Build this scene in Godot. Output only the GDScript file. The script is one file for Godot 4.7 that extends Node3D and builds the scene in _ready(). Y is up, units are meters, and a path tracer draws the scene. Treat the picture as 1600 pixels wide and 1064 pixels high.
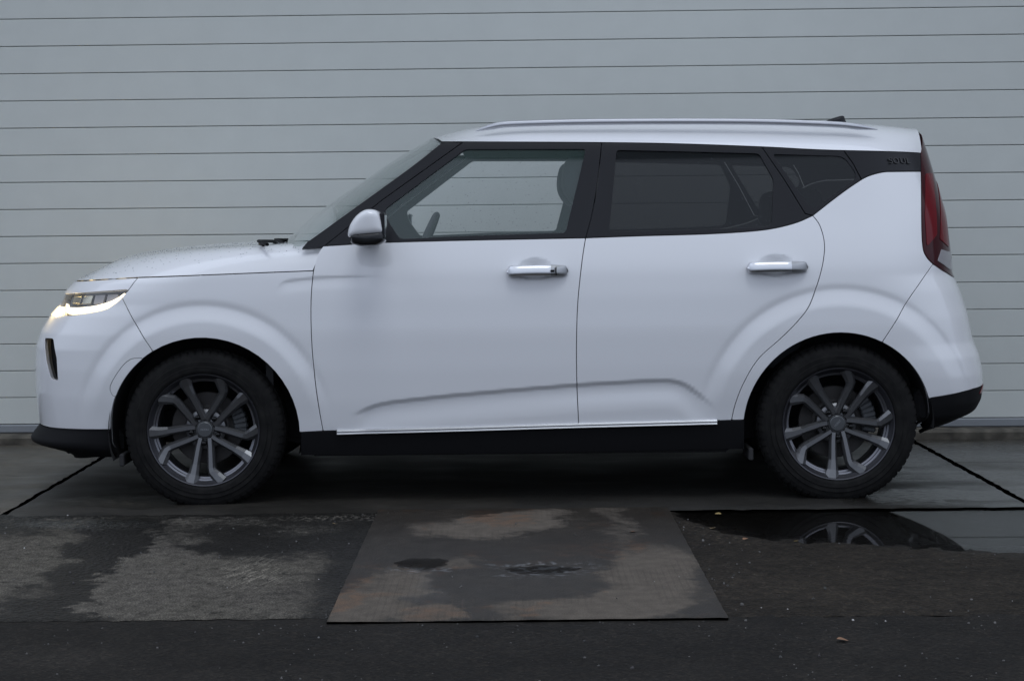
extends Node3D
# A white compact crossover parked in front of a ribbed sectional door, wet yard, overcast dusk.
# Units are metres. The car's near side lies at z = 0, its middle at z = MID, its nose points to -x.

const MID := -0.9
const STEP := 0.002
var M := {}
var used := {}
var zb: PackedFloat32Array
var xf: PackedFloat32Array
var xr: PackedFloat32Array
var crease: PackedFloat32Array
var crease_top: PackedFloat32Array
var gx := PackedFloat32Array()
var gy := PackedFloat32Array()
var car: Node3D


func _ready() -> void:
	make_camera_and_light()
	make_materials()
	make_tables()
	make_yard()
	make_building()
	make_car()
	make_small_things()


# ------------------------------------------------------------------ camera, sky, light
func make_camera_and_light() -> void:
	var cam := Camera3D.new()
	cam.name = "camera"
	cam.keep_aspect = Camera3D.KEEP_HEIGHT
	cam.fov = 20.93
	cam.near = 0.05
	cam.far = 600.0
	cam.transform = Transform3D(Basis(Vector3.RIGHT, deg_to_rad(-3.72)) * Basis(Vector3.BACK, deg_to_rad(-0.55)), Vector3(0, 1.158, 7.5))
	add_child(cam)
	cam.current = true
	var e := Environment.new()
	e.background_mode = Environment.BG_SKY
	var sm := ProceduralSkyMaterial.new()
	sm.sky_top_color = Color(0.833, 0.871, 0.945)
	sm.sky_horizon_color = Color(0.515, 0.555, 0.62)
	sm.sky_curve = 0.3
	sm.ground_bottom_color = Color(0.12, 0.12, 0.13)
	sm.ground_horizon_color = Color(0.30, 0.32, 0.35)
	sm.energy_multiplier = 1.0
	var sky := Sky.new()
	sky.sky_material = sm
	e.sky = sky
	e.tonemap_mode = Environment.TONE_MAPPER_LINEAR
	e.tonemap_exposure = 1.57
	e.sdfgi_enabled = true
	e.ssao_enabled = true
	e.ssil_enabled = true
	var we := WorldEnvironment.new()
	we.name = "world_environment"
	we.environment = e
	add_child(we)
	var sun := DirectionalLight3D.new()
	sun.name = "overcast_sun"
	sun.light_energy = 0.15
	sun.light_color = Color(0.93, 0.96, 1.0)
	sun.light_angular_distance = 25.0
	sun.shadow_enabled = true
	sun.rotation_degrees = Vector3(-65, 12, 0)
	add_child(sun)


# ------------------------------------------------------------------ helpers for objects
func numbered(called: String, parent: Node) -> String:
	var key := str(parent.get_instance_id()) + called
	var n: int = used.get(key, -1) + 1
	used[key] = n
	return called if n == 0 else "%s_%03d" % [called, n]


func put(called: String, mesh: Mesh, mat: Material, parent: Node = self) -> MeshInstance3D:
	var o := MeshInstance3D.new()
	o.name = numbered(called, parent)
	o.mesh = mesh
	if mat:
		o.material_override = mat
	parent.add_child(o, true)
	return o


func thing(called: String, label: String, category: String, where := Vector3.ZERO, group := "") -> Node3D:
	var o := Node3D.new()
	o.name = numbered(called, self)
	add_child(o, true)
	o.position = where
	tag(o, label, category, group)
	return o


func tag(o: Node, label: String, category: String, group := "") -> void:
	o.set_meta("label", label)
	o.set_meta("category", category)
	if group:
		o.set_meta("group", group)


func struct_(o: Node) -> Node:
	o.set_meta("kind", "structure")
	return o


func start() -> SurfaceTool:
	var st := SurfaceTool.new()
	st.begin(Mesh.PRIMITIVE_TRIANGLES)
	return st


# clockwise (seen from outside) quad with one normal per corner, or a flat one
func quad(st: SurfaceTool, a: Vector3, b: Vector3, c: Vector3, d: Vector3, n: Array = []) -> void:
	var f := (c - a).cross(b - a).normalized()
	var p := [a, b, c, d]
	for i in [0, 1, 2, 0, 2, 3]:
		st.set_normal(n[i] if n else f)
		st.set_uv(Vector2(p[i].x, p[i].z))
		st.add_vertex(p[i])


func tri(st: SurfaceTool, a: Vector3, b: Vector3, c: Vector3) -> void:
	var f := (c - a).cross(b - a).normalized()
	for v in [a, b, c]:
		st.set_normal(f)
		st.set_uv(Vector2(v.x, v.z))
		st.add_vertex(v)


# box with chamfered edges, in the frame t
func bevel_box(st: SurfaceTool, t: Transform3D, size: Vector3, b: float) -> void:
	var h := size / 2.0
	b = minf(b, minf(h.x, minf(h.y, h.z)) * 0.98)
	for axis in 3:
		var u := (axis + 1) % 3
		var v := (axis + 2) % 3
		for s: float in [-1.0, 1.0]:
			var q := []
			for c: Vector2 in [Vector2(-1, -1), Vector2(-1, 1), Vector2(1, 1), Vector2(1, -1)]:
				var p := Vector3.ZERO
				p[axis] = s * h[axis]
				p[u] = c.x * (h[u] - b)
				p[v] = c.y * (h[v] - b)
				q.append(t * p)
			if s > 0:
				quad(st, q[0], q[1], q[2], q[3])
			else:
				quad(st, q[3], q[2], q[1], q[0])
	for axis in 3:   # the twelve chamfers run along axis
		var u := (axis + 1) % 3
		var v := (axis + 2) % 3
		for su: float in [-1.0, 1.0]:
			for sv: float in [-1.0, 1.0]:
				var q := []
				for c: Vector2 in [Vector2(0, -1), Vector2(0, 1), Vector2(1, 1), Vector2(1, -1)]:
					var p := Vector3.ZERO
					p[axis] = c.y * (h[axis] - b)
					p[u] = su * (h[u] - (b if c.x == 0 else 0.0))
					p[v] = sv * (h[v] - (0.0 if c.x == 0 else b))
					q.append(t * p)
				if su * sv < 0:
					quad(st, q[0], q[1], q[2], q[3])
				else:
					quad(st, q[3], q[2], q[1], q[0])
	for sx: float in [-1.0, 1.0]:
		for sy: float in [-1.0, 1.0]:
			for sz: float in [-1.0, 1.0]:
				var a := t * Vector3(sx * h.x, sy * (h.y - b), sz * (h.z - b))
				var c := t * Vector3(sx * (h.x - b), sy * h.y, sz * (h.z - b))
				var d := t * Vector3(sx * (h.x - b), sy * (h.y - b), sz * h.z)
				if sx * sy * sz > 0:
					tri(st, a, d, c)
				else:
					tri(st, a, c, d)


func box_mesh(size: Vector3, b: float, t := Transform3D()) -> ArrayMesh:
	var st := start()
	bevel_box(st, t, size, b)
	return st.commit()


# surface of revolution about z; profile holds (z, r); smooth where wanted
func lathe(st: SurfaceTool, prof: Array, seg: int, soft := true, wave = null) -> void:
	var rings := []
	for j in prof.size():
		var ring := PackedVector3Array()
		for k in seg + 1:
			var a := TAU * k / seg
			var r: float = prof[j].y
			if wave != null:
				r = wave.call(j, k % seg, r)
			ring.append(Vector3(cos(a) * r, sin(a) * r, prof[j].x))
		rings.append(ring)
	for j in prof.size() - 1:
		for k in seg:
			var a: Vector3 = rings[j][k]
			var b: Vector3 = rings[j][k + 1]
			var c: Vector3 = rings[j + 1][k + 1]
			var d: Vector3 = rings[j + 1][k]
			if soft:
				var p0: Vector2 = prof[j]
				var p1: Vector2 = prof[j + 1]
				var t := (p1 - p0).normalized()
				var nr := Vector2(t.y, -t.x)   # z, r
				var n0 := Vector3(cos(TAU * k / seg) * nr.y, sin(TAU * k / seg) * nr.y, nr.x)
				var n1 := Vector3(cos(TAU * (k + 1) / seg) * nr.y, sin(TAU * (k + 1) / seg) * nr.y, nr.x)
				quad(st, a, b, c, d, [n0, n1, n1, n0])
			else:
				quad(st, a, b, c, d)


# a grid of points (rows of equal length) as one smooth sheet
func sheet(st: SurfaceTool, rows: Array, flip := false) -> void:
	var m := rows.size()
	var n: int = rows[0].size()
	var nm := []
	for i in m:
		var line := PackedVector3Array()
		for j in n:
			var du: Vector3 = rows[mini(i + 1, m - 1)][j] - rows[maxi(i - 1, 0)][j]
			var dv: Vector3 = rows[i][mini(j + 1, n - 1)] - rows[i][maxi(j - 1, 0)]
			var v := du.cross(dv).normalized()
			line.append(-v if flip else v)
		nm.append(line)
	for i in m - 1:
		for j in n - 1:
			var p := [rows[i][j], rows[i][j + 1], rows[i + 1][j + 1], rows[i + 1][j]]
			var q := [nm[i][j], nm[i][j + 1], nm[i + 1][j + 1], nm[i + 1][j]]
			if flip:
				p.reverse()
				q.reverse()
			quad(st, p[0], p[1], p[2], p[3], q)


# a tube of elliptic section along points; up tells where its height goes
func tube(st: SurfaceTool, pts: Array, w: float, h: float, seg := 10, taper := 0.0, power := 1.0) -> void:
	var rows := []
	var n := pts.size()
	for i in n:
		var t: Vector3 = (pts[mini(i + 1, n - 1)] - pts[maxi(i - 1, 0)]).normalized()
		var side := t.cross(Vector3.UP)
		if side.length() < 0.01:
			side = t.cross(Vector3.RIGHT)
		side = side.normalized()
		var up := side.cross(t)
		var k := 1.0
		if taper > 0.0:
			k = minf(1.0, minf(i, n - 1 - i) / taper + 0.02)
		var row := PackedVector3Array()
		for s in seg + 1:
			var a := -TAU * s / seg
			var cx := signf(cos(a)) * pow(absf(cos(a)), power)
			var cy := signf(sin(a)) * pow(absf(sin(a)), power)
			row.append(pts[i] + side * (cx * w * k / 2.0) + up * (cy * h * k / 2.0))
		rows.append(row)
	sheet(st, rows)
	for e in [0, n - 1]:
		for s in seg:
			if e == 0:
				tri(st, pts[0], rows[0][s], rows[0][s + 1])
			else:
				tri(st, pts[e], rows[e][s + 1], rows[e][s])


# a cushion-like body: outline in x, y, thick in z on both sides of z0
func puff(st: SurfaceTool, outline: PackedVector2Array, z0: float, front: float, back: float, power := 2.6, rings := 9) -> void:
	var c := Vector2.ZERO
	for p in outline:
		c += p
	c /= outline.size()
	var loop := outline.duplicate()
	if Geometry2D.is_polygon_clockwise(loop):
		loop.reverse()
	loop.append(loop[0])
	for half: float in [front, -back]:
		var rows := []
		for r in rings + 1:
			var s := maxf(0.012, sin(PI / 2 * r / rings))
			var row := PackedVector3Array()
			for p in loop:
				var q := c + (p - c) * s
				row.append(Vector3(q.x, q.y, z0 + half * pow(maxf(0.0, 1.0 - pow(s, power)), 1.0 / power)))
			rows.append(row)
		sheet(st, rows, half < 0)


func smooth(pts: Array, k := 5) -> PackedVector2Array:
	var out := PackedVector2Array()
	var n := pts.size()
	for i in n - 1:
		var a: Vector2 = pts[maxi(i - 1, 0)]
		var b: Vector2 = pts[i]
		var c: Vector2 = pts[i + 1]
		var d: Vector2 = pts[mini(i + 2, n - 1)]
		for j in k:
			out.append(b.cubic_interpolate(c, a, d, float(j) / k) if i > 0 and i < n - 2 or n > 3 else b.lerp(c, float(j) / k))
	out.append(pts[n - 1])
	return out


func closed(pts: Array, k := 4) -> PackedVector2Array:
	var out := PackedVector2Array()
	var n := pts.size()
	for i in n:
		var a: Vector2 = pts[(i + n - 1) % n]
		var b: Vector2 = pts[i]
		var c: Vector2 = pts[(i + 1) % n]
		var d: Vector2 = pts[(i + 2) % n]
		for j in k:
			out.append(b.cubic_interpolate(c, a, d, float(j) / k))
	return out


# polygon with its corners rounded by radius r
func rounded(pts: Array, r: float, k := 4) -> PackedVector2Array:
	var out := PackedVector2Array()
	var n := pts.size()
	for i in n:
		var b: Vector2 = pts[i]
		var a: Vector2 = pts[(i + n - 1) % n]
		var c: Vector2 = pts[(i + 1) % n]
		var ra := minf(r, b.distance_to(a) * 0.45)
		var rc := minf(r, b.distance_to(c) * 0.45)
		var p := b + (a - b).normalized() * ra
		var q := b + (c - b).normalized() * rc
		for j in k + 1:
			out.append(p.bezier_interpolate(p.lerp(b, 0.66), q.lerp(b, 0.66), q, float(j) / k))
	return out


func rev(p: PackedVector2Array) -> PackedVector2Array:
	var q := p.duplicate()
	q.reverse()
	return q


func join(parts: Array) -> PackedVector2Array:
	var out := PackedVector2Array()
	for part in parts:
		for p: Vector2 in part:
			if out.is_empty() or out[out.size() - 1].distance_to(p) > 0.0008:
				out.append(p)
	if out[0].distance_to(out[out.size() - 1]) < 0.0008:
		out.remove_at(out.size() - 1)
	return out


func arc(c: Vector2, r: float, a0: float, a1: float, n: int) -> PackedVector2Array:
	var out := PackedVector2Array()
	for i in n + 1:
		var a := deg_to_rad(lerpf(a0, a1, float(i) / n))
		out.append(c + Vector2(cos(a), sin(a)) * r)
	return out


# ------------------------------------------------------------------ the shape of the car's side
func table(pts: Array, lo: float, hi: float, blur: float, n := 800) -> PackedFloat32Array:
	var v := PackedFloat32Array()
	for i in n + 1:
		var t := lerpf(lo, hi, float(i) / n)
		var y: float = pts[0].y
		for j in pts.size() - 1:
			if t >= pts[j].x and t <= pts[j + 1].x:
				y = lerpf(pts[j].y, pts[j + 1].y, (t - pts[j].x) / maxf(1e-6, pts[j + 1].x - pts[j].x))
			elif t > pts[j + 1].x:
				y = pts[j + 1].y
		v.append(y)
	var r := maxi(1, roundi(blur / (hi - lo) * n))
	for pass_ in 3:
		var w := PackedFloat32Array()
		for i in n + 1:
			var s := 0.0
			for k in range(-r, r + 1):
				s += v[clampi(i + k, 0, n)]
			w.append(s / (2 * r + 1))
		v = w
	return v


func look(v: PackedFloat32Array, lo: float, hi: float, t: float) -> float:
	var n := v.size() - 1
	var f := clampf((t - lo) / (hi - lo) * n, 0.0, n - 0.0001)
	var i := int(f)
	return lerpf(v[i], v[i + 1], f - i)


func make_tables() -> void:
	zb = table([Vector2(0.150, -0.085), Vector2(0.220, -0.062), Vector2(0.320, -0.040), Vector2(0.420, -0.026), Vector2(0.550, -0.016), Vector2(0.700, -0.012), Vector2(0.850, -0.018), Vector2(0.950, -0.028), Vector2(1.010, -0.042), Vector2(1.080, -0.062), Vector2(1.160, -0.088), Vector2(1.300, -0.132), Vector2(1.420, -0.172), Vector2(1.480, -0.195), Vector2(1.560, -0.235), Vector2(1.700, -0.300)], 0.1, 1.7, 0.02)
	xf = table([Vector2(0.162, -1.929), Vector2(0.187, -1.965), Vector2(0.225, -2.105), Vector2(0.247, -2.110), Vector2(0.302, -2.064), Vector2(0.336, -2.066), Vector2(0.447, -2.074), Vector2(0.558, -2.071), Vector2(0.641, -2.064), Vector2(0.704, -2.043), Vector2(0.781, -1.996), Vector2(0.827, -1.951), Vector2(0.855, -1.942), Vector2(0.882, -1.928), Vector2(0.920, -1.888), Vector2(0.955, -1.799)], 0.1, 1.7, 0.004)
	xr = table([Vector2(0.240, 1.793), Vector2(0.280, 1.912), Vector2(0.326, 2.013), Vector2(0.376, 2.038), Vector2(0.431, 2.043), Vector2(0.492, 2.040), Vector2(0.570, 2.023), Vector2(0.631, 1.995), Vector2(0.741, 1.972), Vector2(0.852, 1.936), Vector2(0.921, 1.905), Vector2(1.003, 1.899), Vector2(1.126, 1.879), Vector2(1.263, 1.851), Vector2(1.427, 1.814), Vector2(1.517, 1.792)], 0.1, 1.7, 0.006)
	crease = table([Vector2(-0.648, 0.376), Vector2(-0.581, 0.410), Vector2(-0.502, 0.426), Vector2(-0.265, 0.450), Vector2(-0.002, 0.471), Vector2(0.261, 0.490), Vector2(0.523, 0.503), Vector2(0.655, 0.505), Vector2(0.707, 0.491), Vector2(0.773, 0.443), Vector2(0.840, 0.383)], -0.7, 0.9, 0.022)
	crease_top = table([Vector2(-0.980, 0.859), Vector2(-0.961, 0.898), Vector2(-0.927, 0.924), Vector2(-0.809, 0.937), Vector2(-0.678, 0.941), Vector2(-0.469, 0.943)], -1.0, -0.3, 0.008)
	var x := -2.15
	while x < 2.11:
		gx.append(x)
		x += 0.0045 if x < -1.86 or (x > 1.70 and x < 2.06) else 0.015
	var y := 0.12
	while y < 1.62:
		gy.append(y)
		y += 0.0085


func front_x(y: float) -> float:
	return look(xf, 0.1, 1.7, y)


func rear_x(y: float) -> float:
	return look(xr, 0.1, 1.7, y)


# depth of the near side at (x, y)
func side(x: float, y: float) -> float:
	var z := look(zb, 0.1, 1.7, y) - 0.012 * x * x / 2.25
	var w := 0.5 - 0.12 * smoothstep(0.9, 1.2, y)
	if x < -1.2:
		var d := x - front_x(y)
		if d < 0.62:
			var u := 1.0 - maxf(d, 0.0) / 0.62
			z -= w * (1.0 - sqrt(maxf(0.0, 1.0 - pow(u, 2.7))))
	elif x > 1.3:
		var d := rear_x(y) - x
		if d < 0.46:
			var u := 1.0 - maxf(d, 0.0) / 0.46
			z -= w * (1.0 - sqrt(maxf(0.0, 1.0 - pow(u, 2.5))))
	if y < 1.12:
		z += relief(x, y)
	return z


# flares, creases and handle hollows pressed into the side
func relief(x: float, y: float) -> float:
	var z := 0.0
	if x < -0.7:
		var p := Vector2(x + 1.272, y - 0.30)
		z += (0.010 * (1.0 - smoothstep(0.450, 0.508, p.length())) - 0.0035 * exp(-pow((p.length() - 0.522) / 0.017, 2.0))) * smoothstep(0.03, 0.24, p.y)
	if x > 0.75:
		var p := Vector2(x - 1.341, y - 0.298)
		z += (0.010 * (1.0 - smoothstep(0.492, 0.552, p.length())) - 0.0035 * exp(-pow((p.length() - 0.566) / 0.017, 2.0))) * smoothstep(0.03, 0.24, p.y)
	if y < 0.56 and x > -0.68 and x < 0.88:
		var yc := look(crease, -0.7, 0.9, x)
		var slope := (look(crease, -0.7, 0.9, x + 0.012) - look(crease, -0.7, 0.9, x - 0.012)) / 0.024
		yc = y + (yc - y) / sqrt(1.0 + slope * slope)
		z -= 0.012 * smoothstep(-0.003, 0.018, yc - y) * smoothstep(-0.67, -0.58, x) * smoothstep(0.85, 0.72, x)
		z += 0.012 * smoothstep(0.026, 0.13, yc - y) * smoothstep(-0.67, -0.58, x) * smoothstep(0.85, 0.72, x)
	if x > -1.0 and x < -0.4 and y > 0.8:
		var yc := look(crease_top, -1.0, -0.3, x)
		z -= 0.0034 * smoothstep(-0.003, 0.012, yc - y) * smoothstep(-0.97, -0.90, x) * smoothstep(-0.50, -0.72, x) * (1.0 - smoothstep(0.012, 0.06, yc - y))
	if y > 0.85 and x > 0.0:
		for c: Vector2 in [Vector2(0.097, 0.959), Vector2(1.083, 0.965)]:
			var q := Vector2((x - c.x) / 0.080, (y - c.y) / 0.048)
			var l := q.length()
			if l < 1.0:
				z -= 0.020 * pow(1.0 - l * l, 1.5)
	return z


func side_normal(x: float, y: float) -> Vector3:
	var h := STEP
	var zx := side(x + h, y) - side(x - h, y)
	var zy := side(x, y + h) - side(x, y - h)
	return Vector3(-zx, -zy, 2 * h).normalized()


# ------------------------------------------------------------------ panels cut out of the side
class PanelSkin:
	var v := PackedVector3Array()
	var n := PackedVector3Array()
	func add(p: Vector3, q: Vector3) -> void:
		v.append(p)
		n.append(q)
	func mesh(mirror: bool) -> ArrayMesh:
		var pv := v.duplicate()
		var pn := n.duplicate()
		if mirror:
			for i in pv.size():
				pv[i].z = -1.8 - pv[i].z
				pn[i].z = -pn[i].z
			for i in range(0, pv.size(), 3):
				var a := pv[i]
				pv[i] = pv[i + 1]
				pv[i + 1] = a
				a = pn[i]
				pn[i] = pn[i + 1]
				pn[i + 1] = a
		var arr := []
		arr.resize(Mesh.ARRAY_MAX)
		arr[Mesh.ARRAY_VERTEX] = pv
		arr[Mesh.ARRAY_NORMAL] = pn
		var m := ArrayMesh.new()
		m.add_surface_from_arrays(Mesh.PRIMITIVE_TRIANGLES, arr)
		return m


func end_outline() -> PackedVector2Array:
	var out := PackedVector2Array()
	for i in 76:
		var y := 0.12 + i * 0.02
		out.append(Vector2(front_x(y) + 0.0003, y))
	for i in range(75, -1, -1):
		var y := 0.12 + i * 0.02
		out.append(Vector2(rear_x(y) - 0.0003, y))
	return out


var outline_cache: PackedVector2Array


func skin(poly: PackedVector2Array, holes: Array = [], off := 0.0, depth := 0.014, gap := 0.0027) -> PanelSkin:
	if outline_cache.is_empty():
		outline_cache = end_outline()
	var s := PanelSkin.new()
	var loops := []
	var src := poly
	if Geometry2D.is_polygon_clockwise(src):
		src = rev(src)
	if gap != 0.0:
		var o := Geometry2D.offset_polygon(src, -gap, Geometry2D.JOIN_MITER)
		if o.size():
			src = o[0]
			for q in o:
				if q.size() > 2 and absf(area(q)) > absf(area(src)):
					src = q
	var cut := Geometry2D.intersect_polygons(src, outline_cache)
	src = cut[0]
	for q in cut:
		if absf(area(q)) > absf(area(src)):
			src = q
	if Geometry2D.is_polygon_clockwise(src):
		src = rev(src)
	loops.append(src)
	var hs := []
	for h: PackedVector2Array in holes:
		var g := h
		if Geometry2D.is_polygon_clockwise(g):
			g = rev(g)
		var inside := Geometry2D.intersect_polygons(g, outline_cache)
		if inside.size():
			g = inside[0]
		if Geometry2D.is_polygon_clockwise(g):
			g = rev(g)
		hs.append(g)
		loops.append(rev(g))
	var mark := {}
	var lo := Vector2(9, 9)
	var hi := Vector2(-9, -9)
	for loop: PackedVector2Array in loops:
		for i in loop.size():
			var a := loop[i]
			var b := loop[(i + 1) % loop.size()]
			lo = lo.min(a)
			hi = hi.max(a)
			var k := maxi(1, ceili(a.distance_to(b) / 0.0015))
			for j in k + 1:
				var p := a.lerp(b, float(j) / k)
				mark[Vector2i(gx.bsearch(p.x) - 1, gy.bsearch(p.y) - 1)] = true
	var i0 := maxi(0, gx.bsearch(lo.x) - 1)
	var i1 := mini(gx.size() - 2, gx.bsearch(hi.x))
	var j0 := maxi(0, gy.bsearch(lo.y) - 1)
	var j1 := mini(gy.size() - 2, gy.bsearch(hi.y))
	var cache := {}
	for i in range(i0, i1 + 1):
		for j in range(j0, j1 + 1):
			var cell := PackedVector2Array([Vector2(gx[i], gy[j]), Vector2(gx[i + 1], gy[j]), Vector2(gx[i + 1], gy[j + 1]), Vector2(gx[i], gy[j + 1])])
			if mark.has(Vector2i(i, j)):
				var bits := Geometry2D.intersect_polygons(src, cell)
				for h: PackedVector2Array in hs:
					var next := []
					for b: PackedVector2Array in bits:
						for c in Geometry2D.clip_polygons(b, h):
							next.append(c)
					bits.assign(next)
				for b: PackedVector2Array in bits:
					var t := Geometry2D.triangulate_polygon(b)
					for k in range(0, t.size(), 3):
						var q := [b[t[k]], b[t[k + 1]], b[t[k + 2]]]
						if (q[1] - q[0]).cross(q[2] - q[0]) > 0:
							q.reverse()
						for p: Vector2 in q:
							var nn := side_normal(p.x, p.y)
							s.add(Vector3(p.x, p.y, side(p.x, p.y)) + nn * off, nn)
			else:
				var c := (cell[0] + cell[2]) / 2.0
				if not Geometry2D.is_point_in_polygon(c, src):
					continue
				var out := false
				for h: PackedVector2Array in hs:
					if Geometry2D.is_point_in_polygon(c, h):
						out = true
				if out:
					continue
				for k in [0, 3, 2, 0, 2, 1]:
					var p := cell[k]
					var e = cache.get(p)
					if e == null:
						var nn := side_normal(p.x, p.y)
						e = [Vector3(p.x, p.y, side(p.x, p.y)) + nn * off, nn]
						cache[p] = e
					s.add(e[0], e[1])
	if depth > 0.0:
		for loop: PackedVector2Array in loops:
			rim(s, loop, off, depth, src, hs, loop == src)
	return s


func area(p: PackedVector2Array) -> float:
	var a := 0.0
	for i in p.size():
		a += p[i].cross(p[(i + 1) % p.size()])
	return a / 2.0


# the rolled edge round a panel: a small round, then a flange going inwards
func rim(s: PanelSkin, loop: PackedVector2Array, off: float, depth: float, body: PackedVector2Array, hs: Array, outer: bool) -> void:
	var pts := PackedVector2Array()
	for i in loop.size():
		var a := loop[i]
		var b := loop[(i + 1) % loop.size()]
		var k := maxi(1, ceili(a.distance_to(b) / 0.012))
		for j in k:
			pts.append(a.lerp(b, float(j) / k))
	var n := pts.size()
	var rows := []
	for i in n:
		var t := (pts[(i + 1) % n] - pts[(i + n - 1) % n]).normalized()
		var o := Vector3(t.y, -t.x, 0)
		var nn := side_normal(pts[i].x, pts[i].y)
		var p := Vector3(pts[i].x, pts[i].y, side(pts[i].x, pts[i].y)) + nn * off
		var r := minf(0.0012, depth * 0.3)
		rows.append([p, p + o * r * 0.7 - nn * r * 0.3, p + o * r - nn * r, p + o * r - nn * depth, nn, (o + nn).normalized(), o])
	for i in n:
		var a: Array = rows[i]
		var b: Array = rows[(i + 1) % n]
		var mid := (pts[i] + pts[(i + 1) % n]) / 2.0
		var skip := false
		if outer:
			for h: PackedVector2Array in hs:
				skip = skip or Geometry2D.is_point_in_polygon(mid, h)
		else:
			skip = not Geometry2D.is_point_in_polygon(mid, body)
		if skip:
			continue
		var seq := [[0, 1, 4, 5], [1, 2, 5, 6], [2, 3, 6, 6]]
		for q in seq:
			var pa: Vector3 = a[q[0]]
			var pb: Vector3 = b[q[0]]
			var pc: Vector3 = b[q[1]]
			var pd: Vector3 = a[q[1]]
			for k in [[pa, a[q[2]]], [pb, b[q[2]]], [pc, b[q[3]]], [pa, a[q[2]]], [pc, b[q[3]]], [pd, a[q[3]]]]:
				s.add(k[0], k[1])


# near and far copy of a panel
func pair(called: String, s: PanelSkin, mat: Material, pa: Node = car, pb: Node = null) -> Array:
	return [put(called, s.mesh(false), mat, pa), put(called, s.mesh(true), mat, pb if pb else pa)]


# ------------------------------------------------------------------ materials
func plain(c: Color, rough: float, metal := 0.0, spec := 0.5) -> StandardMaterial3D:
	var m := StandardMaterial3D.new()
	m.albedo_color = c.linear_to_srgb()
	m.roughness = rough
	m.metallic = metal
	m.metallic_specular = spec
	return m


func noise_texture(freq: float, seed_: int, oct: int, lo: Color, hi: Color, size := 512, normal := false, bump := 4.0) -> NoiseTexture2D:
	var n := FastNoiseLite.new()
	n.noise_type = FastNoiseLite.TYPE_SIMPLEX_SMOOTH
	n.frequency = freq
	n.seed = seed_
	n.fractal_octaves = oct
	var t := NoiseTexture2D.new()
	t.width = size
	t.height = size
	t.seamless = true
	t.noise = n
	t.generate_mipmaps = true
	if normal:
		t.as_normal_map = true
		t.bump_strength = bump
	else:
		var g := Gradient.new()
		g.set_color(0, lo)
		g.set_color(1, hi)
		t.color_ramp = g
	return t


func glass(c: Color, a: float, spec := 0.5) -> StandardMaterial3D:
	var m := StandardMaterial3D.new()
	m.albedo_color = Color(c.r, c.g, c.b, a)
	m.transparency = BaseMaterial3D.TRANSPARENCY_ALPHA
	m.roughness = 0.02
	m.metallic_specular = spec
	return m


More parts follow.
